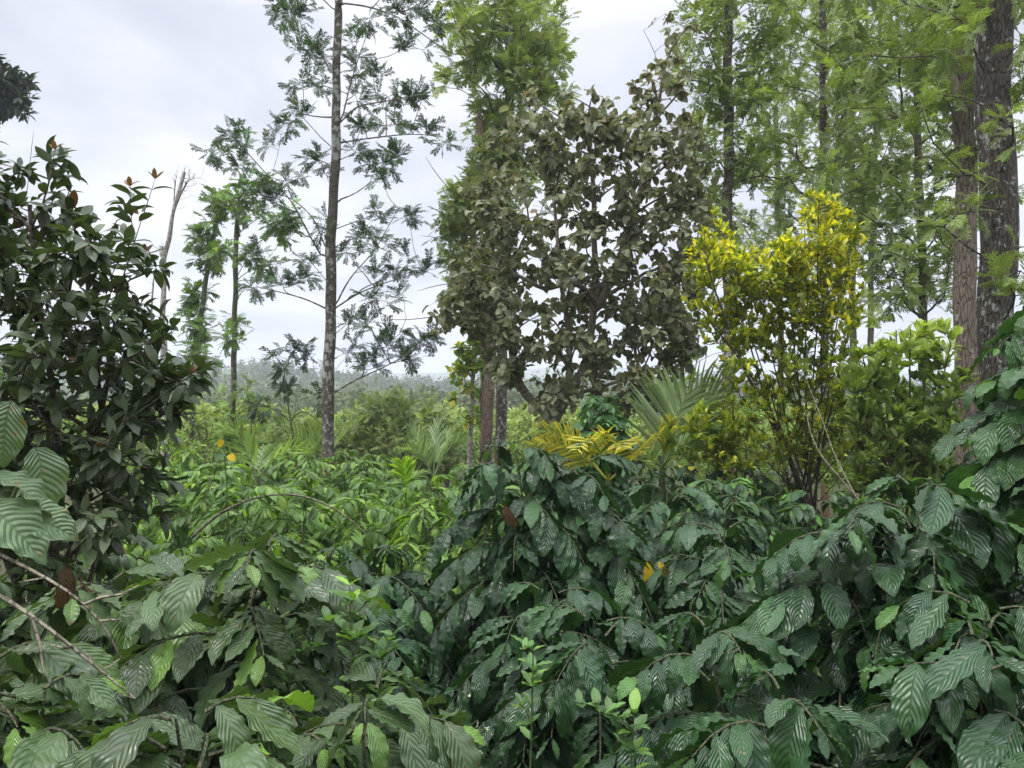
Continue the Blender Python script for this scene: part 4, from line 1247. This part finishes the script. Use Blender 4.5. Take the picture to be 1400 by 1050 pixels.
oak_random([(1365, 530), (1364, 430), (1362, 300), (1362, 150), (1360, 0), (1358, -200)], 7.4, .166, .155, 'bark_dark', 'fern_green', 'big dark trunk with white lichen patches at the right edge', 215, 5.2, 7.5, 6, 1.2,
           pxclumps([(1385, 190, 14, 12, -.4), (1370, 165, 12, 8, -.5), (1395, 60, 14, 14, -.3), (1290, 130, 26, 12, -.3), (1260, 150, 18, 10, -.4), (1340, 280, 14, 8, -.4), (1320, 290, 16, 8, -.5), (1385, 400, 20, 12, -.6), (1395, 370, 16, 14, -.5), (1375, 380, 14, 10, -.6), (1320, 240, 18, 10, -.2), (1290, 310, 18, 10, -.2), (1395, 100, 14, 14, -.3), (1330, 50, 12, 8, -.3), (1390, 340, 14, 10, -.4), (1300, 20, 20, 12, -.2), (1400, 0, 24, 16, -.2)], 7.4, .3, 216), tm=FERN, leafL=.22, per=4, n=(4, 6), name='silver_oak')


# ================================================================== PALMS
LFL = [leaf_tmpl(w=.075, peak=.35, nu=7, nh=1, droop=d, fold=.6, wave=0, seed=k + 80, twist=.3) for k, d in enumerate((.25, .55, .9))]


def frond(root, base, tip, side, leafL, mat, seed, npair=22, sag=.12, rachis=.007, spread=.9, zval=0., s0=.22, name='frond', up=.35, label=None, wide=1.0):
    rng = np.random.default_rng(seed)
    base = np.array(base, float); tip = np.array(tip, float)
    D = np.linalg.norm(tip - base)
    s = np.linspace(0, 1, 16)
    Q = base + (tip - base) * s[:, None] + UP * (sag * D * np.sin(PI * s) ** 1.0)[:, None]
    mb = MB()
    tube(mb, Q, rachis * (1 - .85 * s), 6, c=(.6, .4, zval * .3))
    T = nrm(np.gradient(Q, axis=0))
    side = np.array(side, float)
    P, X, Z, S, C = [], [], [], [], []
    for k, t in enumerate(np.linspace(s0, .99, npair)):
        i = min(int(t * 15), 14); f = t * 15 - i
        p = Q[i] * (1 - f) + Q[i + 1] * f; tg = nrm(T[i] * (1 - f) + T[i + 1] * f)
        sd = nrm(side - (side @ tg) * tg); nr = np.cross(sd, tg)
        if nr[2] < 0: nr = -nr
        ln = leafL * (math.sin(PI * (.2 + .68 * t)) ** .7) * (1 - .35 * t)
        for sg in (-1, 1):
            a = spread * (1 - .45 * t) + rng.normal() * .07
            x = tg * math.cos(a) + sd * sg * math.sin(a) + nr * up * rng.uniform(.4, 1.2)
            P.append(p); X.append(x); Z.append(nr + sd * sg * -.3 + rng.normal(size=3) * .12); S.append(ln * rng.uniform(.88, 1.08))
            C.append((rng.uniform(), rng.uniform(), np.clip(zval * rng.uniform(.2, 1.4), 0, 1)))
    scatter(mb, LFL, np.array(P), np.array(X), np.array(Z), np.array(S), np.array(C), rng, wscale=np.full(len(P), wide))
    o = mb.build(name, M[mat], root)
    if label: o['label'] = label
    return o


def palm(px, Y, label, fr, name='palm', group='young palms among the bushes', stem_top=None):
    b = cpos(px, Y)
    root = thing(name, b, label, 'palm', group)
    top = at(px, stem_top, Y) if stem_top else b + UP * .3
    mb = MB(); tube(mb, [b - UP * .05, (b + top) / 2, top], [.05, .04, .03], 8)
    mb.build('stem', M['green_stem'], root)
    for i, (bp, tp, dy, side, L, mat, kw) in enumerate(fr):
        frond(root, top if bp is None else at(bp[0], bp[1], Y), at(tp[0], tp[1], Y + dy), side, L, mat, i + int(px), **kw)
    return root


# big silvery palm at right of centre with two yellowing fronds
palm(905, 7.2, 'silvery green young palm with large fronds, right of the round-headed bush', [
    (None, (992, 548), .3, (-.3, -.3, .9), .72, 'palm_grey', dict(npair=22, sag=.2, spread=1.1, wide=.95, up=.05)),
    (None, (938, 540), -.1, (.8, -.3, .2), .74, 'palm_grey', dict(npair=20, sag=.08, spread=1.0, wide=1.0, s0=.15, up=.05)),
    (None, (985, 590), -.3, (.4, -.8, .2), .46, 'palm_grey', dict(npair=18, sag=.2, spread=.9, wide=1.5)),
    (None, (955, 620), -.5, (.5, -.6, .4), .42, 'palm_green', dict(npair=16, sag=.25, spread=.9, wide=1.5)),
    (None, (918, 572), -.5, (.9, -.4, .1), .32, 'palm_yellow', dict(npair=12, sag=.05, spread=.45, zval=0, wide=1.5, label='yellow upright frond')),
    (None, (860, 640), -.3, (.4, -.7, .4), .34, 'palm_grey', dict(npair=16, sag=.2, spread=.9, wide=1.6)),
], stem_top=640)
palm(832, 6.3, 'yellowing palm with orange-tipped fronds in front of the round-headed bush', [
    (None, (722, 608), -.2, (.3, -.5, .8), .30, 'palm_yellow', dict(npair=24, sag=.16, spread=1.1, zval=.14, wide=1.2, up=-.15, label='orange-tipped yellow frond')),
    (None, (740, 588), .2, (.3, -.5, .8), .32, 'palm_yellow', dict(npair=24, sag=.12, spread=1.1, zval=0, wide=1.2, up=-.15)),
    (None, (905, 588), -.1, (.4, -.6, .6), .30, 'palm_yellow', dict(npair=14, sag=.0, spread=.8, zval=0, wide=2.0, up=.1)),
    (None, (790, 615), -.5, (1, -.2, .1), .30, 'palm_yellow', dict(npair=12, sag=.3, spread=1.2, zval=0, wide=2.0)),
    (None, (850, 612), -.4, (.9, -.4, .1), .32, 'palm_yellow', dict(npair=14, sag=.3, spread=1.1, zval=.1, wide=1.9)),
], stem_top=658)
palm(352, 8.2, 'green palm with a fan of broad leaflets in the bright coffee field', [
    (None, (322, 585), 0, (.9, -.3, .2), .40, 'palm_green', dict(npair=9, sag=.03, spread=.9, wide=1.7, up=.05)),
    (None, (362, 612), .3, (.9, -.2, .2), .34, 'palm_green', dict(npair=8, sag=.02, spread=.9, wide=1.7, up=.05)),
    (None, (425, 612), .2, (.5, -.5, .7), .30, 'palm_green', dict(npair=9, sag=.15, spread=.9, wide=2)),
], stem_top=652)
palm(440, 14.6, 'green palm behind the lichened silver oak trunk', [
    (None, (500, 570), .2, (.6, -.5, .6), .55, 'palm_green', dict(npair=14, sag=.1, spread=.9, wide=1.4)),
    (None, (395, 585), .2, (.6, -.5, .6), .55, 'palm_green', dict(npair=14, sag=.1, spread=.9, wide=1.4)),
    (None, (478, 548), .6, (.8, -.4, .3), .34, 'palm_green', dict(npair=18, sag=.05, spread=.8)),
    (None, (425, 575), -.3, (.8, -.4, .3), .4, 'palm_green', dict(npair=18, sag=.08, spread=.8)),
], stem_top=640)
palm(592, 9.0, 'grey-green palm with arching fronds left of the centre trunks', [
    (None, (560, 582), .1, (.6, -.5, .6), .32, 'palm_grey', dict(npair=18, sag=.08, spread=.8)),
    (None, (638, 600), -.1, (.4, -.6, .7), .32, 'palm_grey', dict(npair=18, sag=.2, spread=.9)),
    (None, (600, 575), .3, (.9, -.3, .2), .32, 'palm_grey', dict(npair=18, sag=.06, spread=.7)),
    (None, (560, 615), -.3, (.4, -.6, .7), .40, 'palm_grey', dict(npair=18, sag=.2, spread=.9)),
    (None, (625, 585), .2, (.5, -.5, .7), .42, 'palm_grey', dict(npair=18, sag=.1, spread=.8)),
], stem_top=655)
palm(556, 7.6, 'small lime green fan-shaped palm leaf glowing in the coffee field', [
    (None, (550, 632), -.05, (1, -.1, .1), .26, 'palm_lime', dict(npair=14, sag=0, spread=.75, s0=.02, up=.05, wide=1.8)),
    (None, (575, 645), .1, (.8, -.2, .4), .26, 'palm_green', dict(npair=12, sag=0.05, spread=.8, s0=.1, up=.05, wide=1.5)),
], stem_top=660)


# ================================================================== MIDGROUND SHRUBS / THICKETS
def thicket(px, Y, top, wpx, seed, mat, label, leafL=.09, tm=LEAF_T, nclump=46, per=5, n=(6, 8), name='shrub', z3=.3, zp=.1, group='wild shrubs beyond the coffee'):
    rng = np.random.default_rng(seed)
    b = cpos(px, Y)
    H = CZ + (525 - top) / F * Y - b[2]
    W = wpx / F * Y
    cl = []
    for i in range(nclump):
        d = runit(rng, 1)[0] * rng.uniform(.35, 1) ** .5
        k = 1 + .18 * math.sin(3 * math.atan2(d[1], d[0]) + seed)
        cl.append((b[0] + d[0] * W * k, Y + d[1] * W, b[2] + H * .52 + d[2] * H * .42, W * .2, W * .2, H * .09))
    st = [([b, b + np.array([rng.normal() * W * .2, rng.normal() * W * .2, H * .35]), b + np.array([rng.normal() * W * .4, rng.normal() * W * .4, H * .7])], .04, .01) for _ in range(3)]
    return clump_tree(name, label, 'shrub', st, cl, mat, 'bark_brown', tm, leafL, seed, per=per, n=n, rt=.004, z3=z3, zp=zp, step=.3, up=.2, base=b, group=group)


thicket(545, 18.5, 528, 88, 301, 'thicket_olive', 'big rounded yellow-green thicket between the lichened silver oak and the centre trunks', leafL=.28, tm=FERN_LO, nclump=110, per=5, n=(4, 6))
thicket(330, 17, 520, 55, 302, 'thicket_green', 'feathery green shrub at the foot of the thin straight silver oak', leafL=.26, tm=FERN_LO, nclump=40, per=4, n=(4, 5))
thicket(255, 15, 505, 42, 303, 'thicket', 'yellow-green shrub rising behind the tip of the dark shrub', leafL=.12, nclump=45)
thicket(405, 19, 545, 48, 304, 'thicket_olive', 'low feathery shrub left of the lichened silver oak trunk', leafL=.26, tm=FERN_LO, per=4, n=(4, 5))
thicket(612, 24, 562, 42, 305, 'thicket_green', 'green shrub behind the grey-green palm', leafL=.2)
thicket(735, 17, 600, 50, 306, 'thicket_green', 'light green shrub seen under the grey tree, right of the centre trunks', leafL=.14)
thicket(830, 20, 560, 70, 307, 'thicket', 'pale thicket behind the round-headed coffee bush', leafL=.2)
thicket(960, 17, 540, 70, 308, 'thicket', 'yellowish thicket behind the silvery palm', leafL=.16, zp=.25)
thicket(1060, 13, 520, 110, 309, 'thicket_green', 'green thicket seen through the stems of the yellow-green shrub', leafL=.13, nclump=70)
thicket(1200, 12, 500, 100, 310, 'thicket_green', 'green thicket behind the fresh green shrub', leafL=.13, nclump=70)
thicket(1300, 11, 540, 70, 311, 'thicket_green', 'green thicket at the foot of the tan-brown trunk', leafL=.13)
thicket(205, 13, 560, 60, 312, 'thicket_green', 'bright shrub glimpsed through the lower dark shrub', leafL=.13)
thicket(60, 12, 520, 100, 313, 'thicket_green', 'green shrub hidden behind the middle of the dark shrub', leafL=.13)
th = clump_tree('feathery_sapling', 'feathery sapling with a forked thin stem left of the lichened trunk', 'tree',
                [trunk_px([(400, 620), (397, 580), (392, 540), (388, 505)], 13.5, .025, .01), ([at(396, 575, 13.5), at(415, 555, 13.4), at(450, 590, 13.3)], .014, .008)],
                pxclumps([(400, 480, 22, 6), (378, 490, 12, 7), (384, 510, 10, 10), (388, 528, 10, 10), (420, 490, 12, 6), (412, 478, 14, 5), (360, 555, 16, 9), (340, 560, 18, 9), (440, 545, 12, 7)], 13.5, .5, 88),
                'fern_dark', 'bark_mossy', FERN_LO, .26, 89, per=4, n=(4, 6), rt=.004, step=.15)

rb = np.random.default_rng(99)
bp = None
k = 0
for px in range(-60, 1500, 52):
    for Y in (28, 36):
        x = px + rb.uniform(-20, 20); y = Y + rb.uniform(-3, 3)
        top = 552 + rb.uniform(-17, 14) - (0 if Y == 28 else 6)
        lab = 'distant round shrub on the slope beyond the coffee field'
        if bp is None:
            bp = thicket(x, y, top, 44, 400, 'thicket', lab, leafL=.26, nclump=45, per=5, n=(5, 7), name='distant_shrub', group='distant shrubs on the slope')
            Hb = CZ + (525 - top) / F * y - cpos(x, y)[2]
        else:
            p = cpos(x, y); H = CZ + (525 - top) / F * y - p[2]
            dup(bp, p, rb.uniform(0, 6.3), H / Hb, lab)

# ================================================================== WORLD, SUN, HAZE
w = bpy.data.worlds.new('World'); scene.world = w; w.use_nodes = True
nt = w.node_tree
for n in list(nt.nodes): nt.nodes.remove(n)
out = N(nt, 'ShaderNodeOutputWorld')
sky = N(nt, 'ShaderNodeTexSky'); sky.sky_type = 'NISHITA'; sky.sun_disc = False
SE, SA = math.radians(60), math.radians(-115)   # elevation, azimuth measured from +Y towards +X
sky.sun_elevation = SE; sky.sun_rotation = SA
bg1 = N(nt, 'ShaderNodeBackground'); bg1.inputs[1].default_value = .12
nt.links.new(sky.outputs[0], bg1.inputs[0])
tc = N(nt, 'ShaderNodeTexCoord')
sp = N(nt, 'ShaderNodeSeparateXYZ'); nt.links.new(tc.outputs['Generated'], sp.inputs[0])
zc = mth(nt, 'ADD', mth(nt, 'MAXIMUM', sp.outputs[2], 0), .22)
pl = N(nt, 'ShaderNodeCombineXYZ')
nt.links.new(mth(nt, 'DIVIDE', sp.outputs[0], zc), pl.inputs[0]); nt.links.new(mth(nt, 'DIVIDE', sp.outputs[1], zc), pl.inputs[1])
cn = N(nt, 'ShaderNodeTexNoise'); cn.inputs['Scale'].default_value = 1.25; cn.inputs['Detail'].default_value = 5; cn.inputs['Roughness'].default_value = .5; cn.inputs['Distortion'].default_value = .4
nt.links.new(pl.outputs[0], cn.inputs['Vector'])
cr = N(nt, 'ShaderNodeMapRange'); cr.inputs[1].default_value = .38; cr.inputs[2].default_value = .62
nt.links.new(cn.outputs[0], cr.inputs[0])
cc = mixc(nt, cr.outputs[0], (.53, .55, .625), (.78, .79, .85))
zen = mth(nt, 'ADD', 1.0, mth(nt, 'MULTIPLY', mth(nt, 'MAXIMUM', mth(nt, 'SUBTRACT', sp.outputs[2], .42), 0), 7.5))
bg2 = N(nt, 'ShaderNodeBackground'); nt.links.new(cc, bg2.inputs[0]); nt.links.new(zen, bg2.inputs[1])
mx = N(nt, 'ShaderNodeMixShader'); mx.inputs[0].default_value = .93
nt.links.new(bg1.outputs[0], mx.inputs[1]); nt.links.new(bg2.outputs[0], mx.inputs[2])
nt.links.new(mx.outputs[0], out.inputs[0])

sd = bpy.data.lights.new('sun', 'SUN'); sd.energy = 1.5; sd.angle = math.radians(10); sd.color = (1, .96, .88)
so = bpy.data.objects.new('sun', sd); COL.objects.link(so)
from mathutils import Vector
dirv = Vector((math.sin(SA) * math.cos(SE), math.cos(SA) * math.cos(SE), math.sin(SE)))
so.rotation_euler = dirv.to_track_quat('Z', 'Y').to_euler()
so.location = dirv * 30

# haze
def haze():
    x0, x1, y0, y1, z0, z1 = -1700, 1700, -60, 2600, -14, 46
    V = np.array([(x, y, z) for z in (z0, z1) for y in (y0, y1) for x in (x0, x1)], float)
    Q = np.array([(0, 2, 3, 1), (4, 5, 7, 6), (0, 1, 5, 4), (2, 6, 7, 3), (0, 4, 6, 2), (1, 3, 7, 5)])
    mb = MB(); mb.add(V, Q, np.zeros((8, 2)), np.zeros((8, 3)))
    m, nt, out = newmat('thin_haze')
    v = N(nt, 'ShaderNodeVolumePrincipled'); v.inputs['Color'].default_value = (.86, .92, 1, 1); v.inputs['Density'].default_value = HAZE; v.inputs['Anisotropy'].default_value = 0.0
    nt.links.new(v.outputs[0], out.inputs['Volume'])
    o = mb.build('haze', m, smooth=False); tag(o, kind='stuff')


HAZE = .0012
haze()

cam = bpy.data.cameras.new('camera'); co = bpy.data.objects.new('camera', cam); COL.objects.link(co)
cam.sensor_width = 36; cam.lens = 36 * F / 1400; cam.clip_end = 8000; cam.clip_start = .05
co.location = (0, 0, CZ); co.rotation_euler = (PI / 2, 0, 0)
scene.camera = co

vs = scene.view_settings
vs.view_transform = 'Standard'; vs.look = 'None'; vs.exposure = 0.5; vs.gamma = 1; vs.use_curve_mapping = False
cy = scene.cycles
cy.max_bounces = 5; cy.diffuse_bounces = 2; cy.glossy_bounces = 2; cy.transmission_bounces = 4; cy.volume_bounces = 0; cy.transparent_max_bounces = 4
try:
    cy.use_adaptive_sampling = True; cy.adaptive_threshold = .02
    cy.use_denoising = True; cy.denoiser = 'OPENIMAGEDENOISE'; cy.denoising_input_passes = 'RGB_ALBEDO_NORMAL'
except Exception:
    pass
